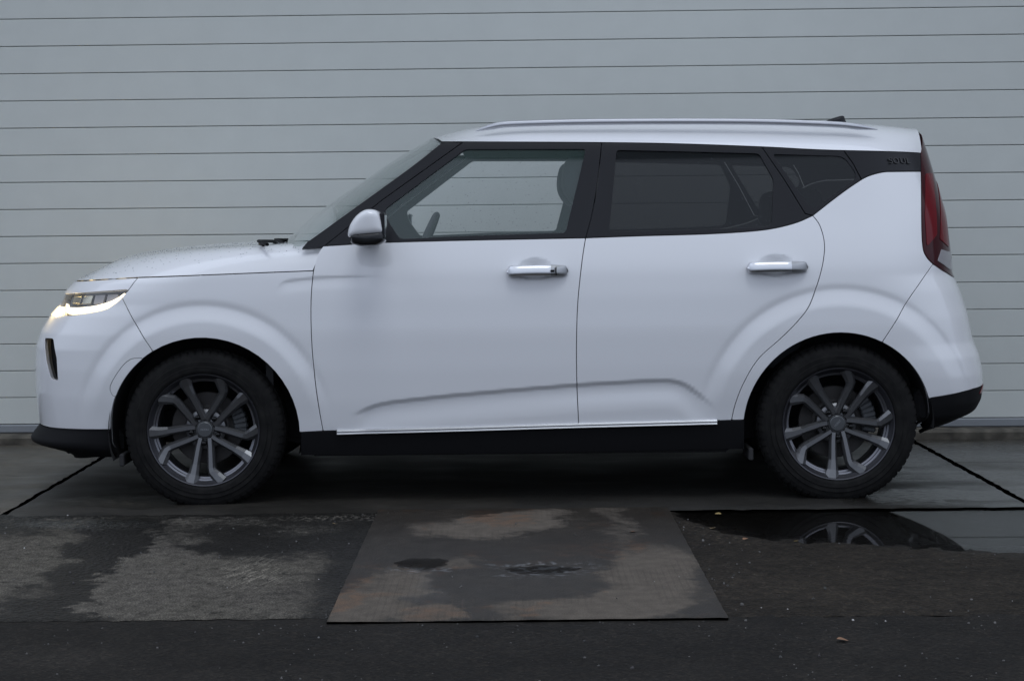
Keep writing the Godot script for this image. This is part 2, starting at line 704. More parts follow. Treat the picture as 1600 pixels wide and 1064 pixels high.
func make_materials() -> void:
	var p := plain(Color(0.76, 0.765, 0.78), 0.32)
	p.clearcoat_enabled = true
	p.clearcoat = 1.0
	p.clearcoat_roughness = 0.05
	M.paint = p
	M.black_trim = plain(Color(0.013, 0.0135, 0.0165), 0.30, 0.0, 0.33)
	M.black_plastic = plain(Color(0.008, 0.008, 0.009), 0.62, 0.0, 0.25)
	M.gloss_black = plain(Color(0.008, 0.008, 0.009), 0.08)
	M.liner = plain(Color(0.040, 0.040, 0.041), 0.95, 0.0, 0.3)
	M.primer = plain(Color(0.32, 0.325, 0.33), 0.6)
	var tr := plain(Color(1, 1, 1), 0.75, 0.0, 0.25)
	tr.albedo_color = Color.WHITE
	tr.albedo_texture = noise_texture(0.02, 51, 5, Color(0.07, 0.07, 0.072), Color(0.145, 0.142, 0.138), 256)
	tr.uv1_triplanar = true
	tr.uv1_scale = Vector3(3, 3, 3)
	M.rubber = tr
	M.alloy = plain(Color(0.150, 0.151, 0.155), 0.30, 0.8)
	M.alloy_inner = plain(Color(0.20, 0.20, 0.215), 0.30, 0.85)
	M.alloy_lip = plain(Color(0.07, 0.07, 0.078), 0.35, 0.8)
	M.cap = plain(Color(0.08, 0.085, 0.09), 0.35, 0.3)
	M.cap_print = plain(Color(0.32, 0.33, 0.35), 0.4, 0.3)
	M.nut = plain(Color(0.03, 0.03, 0.03), 0.15, 0.9)
	M.steel = plain(Color(0.22, 0.21, 0.20), 0.45, 0.8)
	M.disc = plain(Color(0.05, 0.047, 0.045), 0.5, 0.5)
	M.handle = plain(Color(0.66, 0.67, 0.69), 0.33, 1.0)
	M.chrome = plain(Color(0.72, 0.73, 0.75), 0.10, 1.0)
	M.satin = plain(Color(0.55, 0.56, 0.58), 0.28, 0.9)
	M.silver = plain(Color(0.50, 0.51, 0.54), 0.35, 0.6)
	M.window = glass(Color(0.42, 0.58, 0.55), 0.11)
	M.privacy = glass(Color(0.10, 0.115, 0.125), 0.76, 0.34)
	M.screen = glass(Color(0.36, 0.50, 0.47), 0.20)
	M.lens = glass(Color(0.8, 0.8, 0.8), 0.08)
	M.handle_end = plain(Color(0.40, 0.405, 0.41), 0.30, 0.9)  # rear end of the handles: the turned facet's darker reflection put into the colour
	M.red = plain(Color(0.13, 0.003, 0.008), 0.10, 0.0, 0.3)
	M.red_dark = plain(Color(0.040, 0.003, 0.006), 0.10, 0.0, 0.3)
	M.clear_plastic = plain(Color(0.30, 0.29, 0.30), 0.12)
	M.cloth = plain(Color(0.040, 0.043, 0.048), 0.9)
	M.dash = plain(Color(0.075, 0.082, 0.090), 0.8)
	M.drop = glass(Color(0.35, 0.40, 0.42), 0.30)
	M.lining = plain(Color(0.24, 0.245, 0.25), 0.9)
	var l := plain(Color(0.9, 0.88, 0.8), 0.4)
	l.emission_enabled = true
	l.emission = Color(1.0, 0.93, 0.78)
	l.emission_energy_multiplier = 1.15
	M.lamp = l
	var c := plain(Color(0.85, 0.80, 0.66), 0.3)
	c.emission_enabled = true
	c.emission = Color(1.0, 0.90, 0.66)
	c.emission_energy_multiplier = 0.28
	M.lamp_corner = c
	M.reflector = plain(Color(0.6, 0.57, 0.45), 0.2, 0.9)
	var d := plain(Color(0.560, 0.582, 0.550), 0.5)
	d.uv1_triplanar = true
	d.uv1_world_triplanar = true
	d.uv1_scale = Vector3(0.7, 0.7, 0.7)
	d.albedo_texture = noise_texture(0.012, 3, 5, Color(0.978, 0.978, 0.978), Color(1, 1, 1), 512)
	M.panel = d
	M.seal = plain(Color(0.20, 0.215, 0.23), 0.6)
	M.backing = plain(Color(0.10, 0.10, 0.09), 0.8)


# ------------------------------------------------------------------ the yard
var n_big := FastNoiseLite.new()
var n_fine := FastNoiseLite.new()
var n_cell := FastNoiseLite.new()


func blob(p: Vector2, c: Vector2, r: Vector2, turn: float, soft: float) -> float:
	var q := (p - c).rotated(deg_to_rad(turn)) / r
	return 1.0 - smoothstep(1.0 - soft, 1.0 + soft, q.length())


func warp(p: Vector2, k: float) -> Vector2:
	return p + Vector2(n_big.get_noise_2d(p.x * 3.0, p.y * 3.0), n_big.get_noise_2d(p.x * 3.0 + 40.0, p.y * 3.0)) * k + Vector2(n_fine.get_noise_2d(p.x, p.y), n_fine.get_noise_2d(p.x + 9.0, p.y)) * k * 0.35


# two textures (colour, roughness) painted over the ground rectangle r (x, z)
func painted(r: Rect2, w: int, h: int, f: Callable) -> Array:
	var ca := PackedByteArray()
	var ra := PackedByteArray()
	ca.resize(w * h * 3)
	ra.resize(w * h)
	for j in h:
		for i in w:
			var p := r.position + Vector2((i + 0.5) / w, (j + 0.5) / h) * r.size
			var c: Color = f.call(p)
			var k := (j * w + i) * 3
			ca[k] = int(255.0 * sqrt(clampf(c.r, 0, 1)) + 0.5)
			ca[k + 1] = int(255.0 * sqrt(clampf(c.g, 0, 1)) + 0.5)
			ca[k + 2] = int(255.0 * sqrt(clampf(c.b, 0, 1)) + 0.5)
			ra[j * w + i] = int(255.0 * clampf(c.a, 0, 1))
	var a := Image.create_from_data(w, h, false, Image.FORMAT_RGB8, ca)
	var b := Image.create_from_data(w, h, false, Image.FORMAT_L8, ra)
	return [ImageTexture.create_from_image(a), ImageTexture.create_from_image(b)]


func ground_material(maps: Array, grain: Texture2D, relief_: Texture2D, height: float, spec := 0.22) -> StandardMaterial3D:
	var m := StandardMaterial3D.new()
	m.albedo_texture = maps[0]
	m.roughness = 1.0
	m.roughness_texture = maps[1]
	m.metallic_specular = spec
	m.detail_enabled = true
	m.detail_albedo = grain
	m.detail_blend_mode = BaseMaterial3D.BLEND_MODE_MUL
	m.detail_uv_layer = BaseMaterial3D.DETAIL_UV_2
	m.heightmap_enabled = true
	m.heightmap_texture = relief_
	m.heightmap_scale = height
	return m


# a slab of ground: a gridded top with worn, slightly rounded edges, and sides
func slab(r: Rect2, cell: float, thick: float, top: Callable, uv_rect: Rect2, ragged := 0.0) -> ArrayMesh:
	var st := start()
	var nx := maxi(2, ceili(r.size.x / cell))
	var nz := maxi(2, ceili(r.size.y / cell))
	var ys := []
	for j in nz + 1:
		var row := PackedVector3Array()
		for i in nx + 1:
			var p := r.position + Vector2(float(i) / nx, float(j) / nz) * r.size
			var e := minf(minf(p.x - r.position.x, r.end.x - p.x), minf(p.y - r.position.y, r.end.y - p.y))
			var y: float = top.call(p)
			if e < 0.001:
				y -= 0.002 + 0.0015 * n_fine.get_noise_2d(p.x, p.y)
			if j == 0 or j == nz:
				p.y += ragged * (n_fine.get_noise_2d(p.x * 0.8, p.y + 3.0) + 0.8 * n_big.get_noise_2d(p.x * 5.0, p.y + 3.0))
			if i == 0 or i == nx:
				p.x += ragged * 0.6 * n_fine.get_noise_2d(p.x + 3.0, p.y * 0.8)
			row.append(Vector3(p.x, y, p.y))
		ys.append(row)
	for j in nz:
		for i in nx:
			var q := [ys[j][i], ys[j][i + 1], ys[j + 1][i + 1], ys[j + 1][i]]
			for k in [0, 1, 2, 0, 2, 3]:
				var v: Vector3 = q[k]
				var ii: int = i + (1 if k == 1 or k == 2 else 0)
				var jj: int = j + (1 if k >= 2 else 0)
				var l: Vector3 = ys[jj][maxi(ii - 1, 0)]
				var rr: Vector3 = ys[jj][mini(ii + 1, nx)]
				var u: Vector3 = ys[maxi(jj - 1, 0)][ii]
				var d: Vector3 = ys[mini(jj + 1, nz)][ii]
				st.set_normal((d - u).cross(rr - l).normalized())
				st.set_uv((Vector2(v.x, v.z) - uv_rect.position) / uv_rect.size)
				st.set_uv2(Vector2(v.x, v.z) / 0.9)
				st.add_vertex(v)
	var edge := []
	for i in nx:
		edge.append([ys[0][i + 1], ys[0][i]])
		edge.append([ys[nz][i], ys[nz][i + 1]])
	for j in nz:
		edge.append([ys[j][0], ys[j + 1][0]])
		edge.append([ys[j + 1][nx], ys[j][nx]])
	for e in edge:
		var a: Vector3 = e[0]
		var b: Vector3 = e[1]
		var c := Vector3(b.x, -thick, b.z)
		var d := Vector3(a.x, -thick, a.z)
		var n := (b - a).cross(Vector3.UP).normalized() * -1.0
		for v: Vector3 in [a, b, c, a, c, d]:
			st.set_normal(n)
			st.set_uv((Vector2(v.x, v.z) - uv_rect.position) / uv_rect.size)
			st.set_uv2(Vector2(v.x, v.y + v.z) / 0.9)
			st.add_vertex(v)
	return st.commit()


func level_rear(p: Vector2) -> float:
	return 0.0016 + level(p)


func level(p: Vector2) -> float:
	return 0.0012 * n_big.get_noise_2d(p.x * 4.0, p.y * 4.0) + 0.0008 * n_fine.get_noise_2d(p.x, p.y)


# lower edge of the puddle's hollow, as z over x
func hollow(p: Vector2) -> float:
	var zl: float = 0.30 + 0.60 * smoothstep(0.52, 1.00, p.x) + 0.30 * smoothstep(1.0, 1.9, p.x) + 0.08 * n_big.get_noise_2d(p.x * 4.0, p.y * 4.0) + 0.06 * n_fine.get_noise_2d(p.x * 0.7, p.y * 0.7)
	return smoothstep(0.20, -0.20, p.y - zl) * smoothstep(0.55, 0.75, p.x)


func level_right(p: Vector2) -> float:
	return -0.001 - 0.013 * hollow(p) + 0.0026 * n_big.get_noise_2d(p.x * 5.0, p.y * 5.0) + 0.0028 * n_fine.get_noise_2d(p.x * 0.9, p.y * 0.9) + 0.0018 * n_fine.get_noise_2d(p.x * 2.0, p.y * 2.0 + 4.0)


func plate_level(p: Vector2) -> float:
	return 0.0055 + 0.003 * n_big.get_noise_2d(p.x * 1.3 + 7.0, p.y * 1.3) * smoothstep(0.2, 2.2, p.y) - 0.006 * blob(p, Vector2(-0.31, 1.33), Vector2(0.09, 0.12), 0, 0.8) - 0.006 * blob(p, Vector2(0.09, 1.46), Vector2(0.12, 0.08), 0, 0.8) + 0.0006 * n_fine.get_noise_2d(p.x, p.y)


func paint_asphalt(p: Vector2) -> Color:
	var a := n_big.get_noise_2d(p.x * 2.0, p.y * 2.0)
	var f := n_fine.get_noise_2d(p.x, p.y)
	var v := 0.050 * (1.0 + 0.35 * a + 0.40 * f)
	var q := warp(p, 0.10)
	var pale := blob(q, Vector2(-1.25, 2.62), Vector2(0.14, 0.10), 0, 0.7) + 0.5 * blob(q, Vector2(-1.45, 2.42), Vector2(0.10, 0.14), 0, 0.7)
	v += 0.028 * pale * (0.6 + 0.8 * maxf(0.0, f))
	return Color(v * 1.08, v * 0.98, v * 0.86, 0.70 + 0.12 * f)


func paint_left(p: Vector2) -> Color:
	var a := n_big.get_noise_2d(p.x * 2.2, p.y * 2.2)
	var f := n_fine.get_noise_2d(p.x, p.y)
	var g := n_fine.get_noise_2d(p.x * 3.1, p.y * 1.6 + 5.0)
	var q := warp(p, 0.16)
	var dry := 0.45 + 0.5 * a
	dry += 0.75 * blob(q, Vector2(-1.78, 1.20), Vector2(0.36, 0.55), 8, 0.5)
	dry += 1.0 * blob(q, Vector2(-1.20, 1.50), Vector2(0.17, 0.78), 6, 0.35)
	dry += 0.55 * blob(q, Vector2(-0.85, 1.72), Vector2(0.42, 0.50), 0, 0.6)
	dry -= 0.95 * blob(q, Vector2(-1.44, 1.30), Vector2(0.11, 0.95), 4, 0.6)
	dry -= 0.6 * blob(q, Vector2(-0.95, 0.85), Vector2(0.5, 0.25), 0, 0.7)
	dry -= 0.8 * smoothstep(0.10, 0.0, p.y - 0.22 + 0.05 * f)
	dry -= 0.6 * smoothstep(-0.68, -0.58, p.x + 0.05 * f)
	dry = lerpf(clampf(dry, 0.0, 1.35), 1.2 * smoothstep(0.22, 0.90, dry + 0.22 * f + 0.16 * g), 0.6)
	var pits := smoothstep(0.42, 0.60, n_fine.get_noise_2d(p.x * 0.9 + 50.0, p.y * 1.1)) * smoothstep(-0.1, 0.3, n_big.get_noise_2d(p.x * 1.5, p.y * 1.5 + 20.0))
	var v := lerpf(0.036, 0.235, dry * 0.74) * (1.0 - 0.65 * pits) * (1.0 + 0.38 * f + 0.34 * g)
	# scraped pale streaks, whitish deposits along the joint
	var s := warp(p, 0.03)
	var streak := blob(s, Vector2(-0.86, 1.45), Vector2(0.10, 0.30), 6, 0.6) * smoothstep(0.05, 0.4, n_fine.get_noise_2d(p.x * 5.0 + p.y * 1.2, p.y * 0.5))
	v += 0.22 * streak
	var lime := (blob(s, Vector2(-0.66, 0.33), Vector2(0.22, 0.08), 0, 0.6) + blob(s, Vector2(-1.66, 0.46), Vector2(0.22, 0.07), -12, 0.6) + 0.7 * blob(s, Vector2(-1.80, 0.27), Vector2(0.4, 0.03), 0, 0.6)) * smoothstep(0.0, 0.35, g + 0.2 * f)
	v += 0.16 * lime
	var wet := blob(s, Vector2(-1.62, 0.42), Vector2(0.30, 0.13), -8, 0.5)
	v = lerpf(v, v * 0.55, wet)
	var tint := 0.5 + 0.5 * n_big.get_noise_2d(p.x * 1.2 + 30.0, p.y * 1.2)
	return Color(v * 1.07, v * (0.97 + 0.01 * tint), v * (0.85 - 0.05 * tint), lerpf(lerpf(0.50, 0.85, clampf(dry, 0, 1)), 0.22, wet))


func paint_right(p: Vector2) -> Color:
	var a := n_big.get_noise_2d(p.x * 2.0 + 3.0, p.y * 2.0)
	var f := n_fine.get_noise_2d(p.x + 2.0, p.y)
	var v := 0.058 * (1.0 + 0.30 * a + 0.45 * f)
	var q := warp(p, 0.1)
	var mud := blob(q, Vector2(1.0, 1.8), Vector2(0.5, 0.3), 0, 0.8)
	v *= 1.0 + 0.25 * mud
	var sunk := hollow(p)
	v = lerpf(v, 0.014, smoothstep(0.2, 0.6, sunk))
	var grit := blob(q, Vector2(0.76, 0.68), Vector2(0.12, 0.30), 0, 0.6) * smoothstep(0.1, 0.45, n_fine.get_noise_2d(p.x * 2.5, p.y * 2.5))
	v += 0.10 * grit
	return Color(v * 1.16, v * 0.98, v * 0.76, lerpf(0.72, 0.25, sunk))


func paint_plate(p: Vector2) -> Color:
	var a := n_big.get_noise_2d(p.x * 2.5 + 12.0, p.y * 2.5)
	var f := n_fine.get_noise_2d(p.x + 5.0, p.y)
	var q := warp(p, 0.09)
	var dry := 0.12 + 0.22 * a
	dry += 0.95 * blob(q, Vector2(-0.02, 0.52), Vector2(0.17, 0.36), -28, 0.30)
	dry += 0.6 * blob(q, Vector2(-0.26, 0.66), Vector2(0.15, 0.18), 0, 0.4)
	dry += 1.0 * blob(q, Vector2(0.44, 1.72), Vector2(0.16, 0.62), -6, 0.35)
	dry += 0.9 * blob(q, Vector2(0.22, 2.08), Vector2(0.25, 0.20), 0, 0.3)
	dry += 0.9 * blob(q, Vector2(-0.43, 1.95), Vector2(0.13, 0.50), -10, 0.35)
	dry += 0.8 * blob(q, Vector2(-0.26, 2.13), Vector2(0.09, 0.11), 0, 0.3)
	dry += 0.5 * blob(q, Vector2(-0.17, 1.34), Vector2(0.06, 0.11), 0, 0.5)
	dry += 0.45 * blob(q, Vector2(0.39, 0.45), Vector2(0.05, 0.60), 0, 0.7)
	dry = lerpf(clampf(dry, 0.0, 1.1), smoothstep(0.15, 0.90, dry + 0.20 * f), 0.5)
	var v := lerpf(0.046, 0.165, dry) * (1.0 + 0.22 * f)
	var c := Color(v * 1.12, v * 0.96, v * 0.79)
	# fine cross ribs of the plate, seen where it is worn
	var rib := smoothstep(0.6, 1.0, sin(p.x * 300.0)) * smoothstep(0.2, 0.5, n_big.get_noise_2d(p.x * 2.0, p.y * 1.0 + 3.0) + 0.35)
	c = c.lerp(c * 0.84, rib)
	# rust
	var rust := smoothstep(0.18, 0.55, n_big.get_noise_2d(p.x * 3.0 - 20.0, p.y * 1.6) + 0.25 * f) + 0.9 * blob(q, Vector2(-0.06, 0.42), Vector2(0.05, 0.16), 10, 0.6) + 0.8 * blob(q, Vector2(-0.26, 2.13), Vector2(0.08, 0.08), 0, 0.6) + 0.5 * blob(q, Vector2(0.20, 1.05), Vector2(0.16, 0.10), 0, 0.7)
	rust += 0.8 * blob(q, Vector2(-0.47, 1.88), Vector2(0.12, 0.04), 20, 0.6)
	rust = clampf(rust * (0.75 + 0.8 * f), 0.0, 1.0) * 0.5
	c = c.lerp(Color(v * 1.45, v * 0.85, v * 0.52), rust)
	# scratched pale lines near the front edge
	if p.y > 1.93 and p.x > -0.22 and p.x < 0.02:
		var line := smoothstep(0.86, 1.0, cos((p.x + 0.004 * f) * 200.0)) * smoothstep(0.0, 0.3, n_big.get_noise_2d(floor(p.x * 31.8) * 7.3, p.y * 1.0))
		c = c.lerp(Color(0.14, 0.11, 0.085), line * 0.6)
	var wet := 1.0 - clampf(dry, 0.0, 1.0)
	c.a = lerpf(0.70, 0.42, wet)
	var glint := (blob(q, Vector2(-0.29, 1.45), Vector2(0.10, 0.07), 0, 0.5) + blob(q, Vector2(0.09, 1.47), Vector2(0.15, 0.12), 0, 0.5)) * smoothstep(0.05, 0.3, n_fine.get_noise_2d(p.x * 1.5, p.y * 1.5 + 7.0))  # pale flecks by the small puddles: ripples' sky reflection painted into the colour
	c.r += 0.16 * glint
	c.g += 0.17 * glint
	c.b += 0.18 * glint
	var bare := blob(q, Vector2(-0.28, 1.72), Vector2(0.04, 0.30), 4, 0.8) * 0.5
	c.r += 0.06 * bare
	c.g += 0.06 * bare
	c.b += 0.06 * bare
	return c


func paint_rear(p: Vector2) -> Color:
	var a := n_big.get_noise_2d(p.x * 2.0 - 8.0, p.y * 2.0)
	var f := n_fine.get_noise_2d(p.x - 4.0, p.y)
	var v := 0.090 * (1.0 + 0.40 * a + 0.34 * f)
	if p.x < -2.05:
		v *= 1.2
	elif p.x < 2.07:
		v *= 0.42  # centre slab darker: damp, plus the car's contact shade put into the colour
	var q := warp(p, 0.10)
	var wet := 0.35 + 0.5 * n_big.get_noise_2d(p.x * 1.3 + 60.0, p.y * 2.6)
	wet += 0.9 * blob(q, Vector2(-1.62, -0.12), Vector2(0.34, 0.16), 0, 0.4)
	wet += 0.5 * smoothstep(1.3, 1.8, p.x)
	wet -= 0.5 * blob(q, Vector2(-1.75, 0.02), Vector2(0.35, 0.16), 0, 0.5)
	wet += 0.8 * blob(q, Vector2(1.8, -0.1), Vector2(0.5, 0.12), 0, 0.5)
	wet = clampf(wet, 0.0, 1.0)
	v *= lerpf(1.2, 0.65, wet)
	var lime := blob(q, Vector2(-1.62, -0.16), Vector2(0.22, 0.10), 0, 0.7) * smoothstep(0.0, 0.4, n_fine.get_noise_2d(p.x * 1.2, p.y * 4.0))
	v += 0.10 * lime
	var warm := 1.0 if p.x < 0.0 else 0.3
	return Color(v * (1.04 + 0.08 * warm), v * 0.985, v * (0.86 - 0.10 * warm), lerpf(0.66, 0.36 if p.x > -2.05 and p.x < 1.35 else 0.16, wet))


func make_yard() -> void:
	n_big.noise_type = FastNoiseLite.TYPE_SIMPLEX_SMOOTH
	n_big.frequency = 1.0
	n_big.fractal_octaves = 4
	n_big.seed = 11
	n_fine.noise_type = FastNoiseLite.TYPE_SIMPLEX_SMOOTH
	n_fine.frequency = 14.0
	n_fine.fractal_octaves = 3
	n_fine.seed = 5
	# grain that repeats every 0.9 m: aggregate of fine and coarse specks
	var grain := noise_texture(0.11, 21, 4, Color(0.32, 0.32, 0.32), Color(1, 1, 1), 1024)
	var grain_soft := noise_texture(0.16, 22, 3, Color(0.62, 0.62, 0.62), Color(1, 1, 1), 1024)
	var cells := FastNoiseLite.new()
	cells.noise_type = FastNoiseLite.TYPE_CELLULAR
	cells.cellular_return_type = FastNoiseLite.RETURN_CELL_VALUE
	cells.frequency = 0.10
	cells.seed = 8
	cells.domain_warp_enabled = true
	cells.domain_warp_amplitude = 6.0
	cells.domain_warp_frequency = 0.08
	var stones := NoiseTexture2D.new()
	stones.width = 1024
	stones.height = 1024
	stones.seamless = true
	stones.noise = cells
	var ramp := Gradient.new()
	ramp.set_color(0, Color(0.45, 0.45, 0.46))
	ramp.set_color(1, Color(1, 0.97, 0.92))
	ramp.add_point(0.7, Color(0.68, 0.67, 0.66))
	stones.color_ramp = ramp
	var bumps := noise_texture(0.11, 21, 4, Color.BLACK, Color.WHITE, 1024)
	var far := StandardMaterial3D.new()
	far.albedo_color = Color(0.145, 0.145, 0.148)
	far.albedo_texture = grain
	far.uv1_triplanar = true
	far.uv1_world_triplanar = true
	far.uv1_scale = Vector3(0.7, 0.7, 0.7)
	far.roughness = 0.7
	# the ground reaches the horizon; the slabs lie on it
	var st := start()
	var g := -0.045
	quad(st, Vector3(-300, g, -300), Vector3(300, g, -300), Vector3(300, g, 300), Vector3(-300, g, 300))
	struct_(put("ground", st.commit(), far))
	var near := Rect2(-4.5, 2.02, 9.0, 4.2)
	var paint_r := Rect2(-2.4, 2.1, 4.8, 1.6)
	var m := ground_material(painted(paint_r, 640, 220, paint_asphalt), stones, bumps, 0.5)
	m.heightmap_texture = noise_texture(0.09, 31, 4, Color.BLACK, Color.WHITE, 2048)
	struct_(put("asphalt", slab(near, 0.05, 0.04, func(p: Vector2) -> float: return -0.0030 + 0.0012 * n_big.get_noise_2d(p.x * 3.0, p.y * 3.0) + 0.0010 * n_fine.get_noise_2d(p.x, p.y), paint_r), m))
	var pavement := Node3D.new()
	pavement.name = "pavement"
	add_child(pavement)
	struct_(pavement)
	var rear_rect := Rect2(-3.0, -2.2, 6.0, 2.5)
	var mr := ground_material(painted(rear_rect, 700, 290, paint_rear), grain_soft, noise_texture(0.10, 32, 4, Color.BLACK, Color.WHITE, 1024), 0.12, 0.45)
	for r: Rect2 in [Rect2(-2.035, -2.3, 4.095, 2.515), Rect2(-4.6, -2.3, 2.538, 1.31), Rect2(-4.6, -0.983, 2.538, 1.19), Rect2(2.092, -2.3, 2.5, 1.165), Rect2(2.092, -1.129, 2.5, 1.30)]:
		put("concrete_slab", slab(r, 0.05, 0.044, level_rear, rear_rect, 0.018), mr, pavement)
	var left_rect := Rect2(-2.3, 0.1, 1.8, 2.15)
	var ml := ground_material(painted(left_rect, 420, 500, paint_left), grain, noise_texture(0.07, 33, 5, Color.BLACK, Color.WHITE, 1024), 0.7)
	put("concrete_slab", slab(Rect2(-4.6, 0.150, 4.056, 2.008), 0.03, 0.044, level, left_rect, 0.016), ml, pavement)
	var right_rect := Rect2(0.55, 0.1, 2.1, 2.15)
	var mg := ground_material(painted(right_rect, 460, 470, paint_right), stones, noise_texture(0.08, 34, 5, Color.BLACK, Color.WHITE, 1024), 0.7)
	put("asphalt_patch", slab(Rect2(-0.548, 0.170, 5.1, 2.02), 0.025, 0.044, level_right, right_rect, 0.016), mg, pavement)
	var water := StandardMaterial3D.new()
	water.albedo_color = Color(0.05, 0.045, 0.04, 0.35)
	water.transparency = BaseMaterial3D.TRANSPARENCY_ALPHA
	water.roughness = 0.02
	water.metallic_specular = 0.31
	st = start()
	quad(st, Vector3(0.64, -0.0068, 0.18), Vector3(4.5, -0.0068, 0.18), Vector3(4.5, -0.0068, 1.55), Vector3(0.64, -0.0068, 1.55))
	struct_(put("puddle", st.commit(), water))
	# the rust-stained plate laid into the strip, its front lip a little bent
	var pr := Rect2(-0.545, 0.15, 1.165, 2.075)
	var mp := ground_material(painted(pr, 400, 560, paint_plate), grain_soft, noise_texture(0.14, 35, 4, Color.BLACK, Color.WHITE, 1024), 0.10)
	var plate := put("ground_plate", slab(pr, 0.025, 0.010, plate_level, pr, 0.004), mp)
	tag(plate, "rust-stained flat plate lying on the wet ground in front of the white car", "plate")
	for c: Array in [[Vector2(-0.31, 1.33), Vector2(0.085, 0.105)], [Vector2(0.09, 1.46), Vector2(0.115, 0.07)]]:
		var pts := PackedVector2Array()
		for k in 40:
			var a := TAU * k / 40
			var d := Vector2(cos(a), sin(a))
			pts.append(c[0] + d * c[1] * (1.0 + 0.35 * n_fine.get_noise_2d(d.x * 0.09 + c[0].x, d.y * 0.09)))
		st = start()
		for k in 40:
			var a := pts[k]
			var b := pts[(k + 1) % 40]
			var y := 0.0045
			tri(st, Vector3(c[0].x, y, c[0].y), Vector3(a.x, y, a.y), Vector3(b.x, y, b.y))
		struct_(put("puddle", st.commit(), water))

# ------------------------------------------------------------------ the building behind
func make_building() -> void:
	var turn := deg_to_rad(-1.55)   # the left end stands nearer
	var frame := Transform3D(Basis(Vector3.UP, turn), Vector3(0, 0, -2.085))
	var kerb := Node3D.new()
	kerb.name = "kerb"
	add_child(kerb)
	struct_(kerb)
	kerb.transform = frame
	var ck := StandardMaterial3D.new()
	ck.albedo_color = Color(0.40, 0.38, 0.34)
	ck.albedo_texture = noise_texture(0.02, 41, 5, Color(0.45, 0.44, 0.42), Color(1, 1, 1), 512)
	ck.uv1_triplanar = true
	ck.uv1_scale = Vector3(0.9, 0.9, 0.9)
	ck.roughness = 0.75
	for k in 3:
		put("kerb_stone", box_mesh(Vector3(2.995, 0.10, 0.5), 0.012, Transform3D(Basis(), Vector3(-3.0 + 3.0 * k, -0.002, -0.26))), ck, kerb)
	var door := thing("sectional_door", "wide light grey sectional door of horizontal ribbed panels behind the white car", "garage door", Vector3.ZERO)
	door.transform = frame * Transform3D(Basis(), Vector3(0, 0.049, -0.16))
	put("bottom_seal", box_mesh(Vector3(8.8, 0.045, 0.04), 0.006, Transform3D(Basis(), Vector3(0, 0.0225, -0.012))), M.seal, door)
	var pitch := 0.1432
	# one rib: face, chamfers and the recessed joint at its top and bottom
	var st := start()
	var w := 4.4
	var prof := [Vector2(0.0, -0.016), Vector2(0.0010, -0.016), Vector2(0.0022, -0.0030), Vector2(0.0046, 0.0), Vector2(pitch - 0.0034, 0.0), Vector2(pitch - 0.0014, -0.002), Vector2(pitch - 0.0008, -0.016), Vector2(pitch - 0.0002, -0.016)]
	for i in prof.size() - 1:
		var a: Vector2 = prof[i]
		var b: Vector2 = prof[i + 1]
		quad(st, Vector3(-w, b.x, b.y), Vector3(w, b.x, b.y), Vector3(w, a.x, a.y), Vector3(-w, a.x, a.y))
	quad(st, Vector3(-w, 0, -0.05), Vector3(w, 0, -0.05), Vector3(w, pitch - 0.0002, -0.05), Vector3(-w, pitch - 0.0002, -0.05))
	for e: float in [-1.0, 1.0]:
		var q := [Vector3(w * e, 0, -0.05), Vector3(w * e, pitch, -0.05), Vector3(w * e, pitch, 0), Vector3(w * e, 0, 0)]
		if e > 0:
			q.reverse()
		quad(st, q[0], q[1], q[2], q[3])
	var rib := st.commit()
	for k in 27:
		var o := put("panel", rib, M.panel, door)
		o.position.y = 0.046 + pitch * k
	put("backing", box_mesh(Vector3(8.7, 3.9, 0.02), 0.002, Transform3D(Basis(), Vector3(0, 1.96, -0.065))), M.backing, door)
	var facade := thing("building", "pale plastered wall of the building around and above the sectional door", "building")
	facade.transform = frame
	var fm := plain(Color(0.36, 0.36, 0.35), 0.8)
	put("wall", box_mesh(Vector3(6, 7.0, 0.3), 0.01, Transform3D(Basis(), Vector3(-7.42, 3.45, -0.30))), fm, facade)
	put("wall", box_mesh(Vector3(6, 7.0, 0.3), 0.01, Transform3D(Basis(), Vector3(7.42, 3.45, -0.30))), fm, facade)
	put("lintel", box_mesh(Vector3(8.82, 3.04, 0.3), 0.01, Transform3D(Basis(), Vector3(0, 5.43, -0.30))), fm, facade)
	put("roof", box_mesh(Vector3(21.0, 0.2, 8.0), 0.02, Transform3D(Basis(), Vector3(0, 7.06, -4.0))), M.seal, facade)

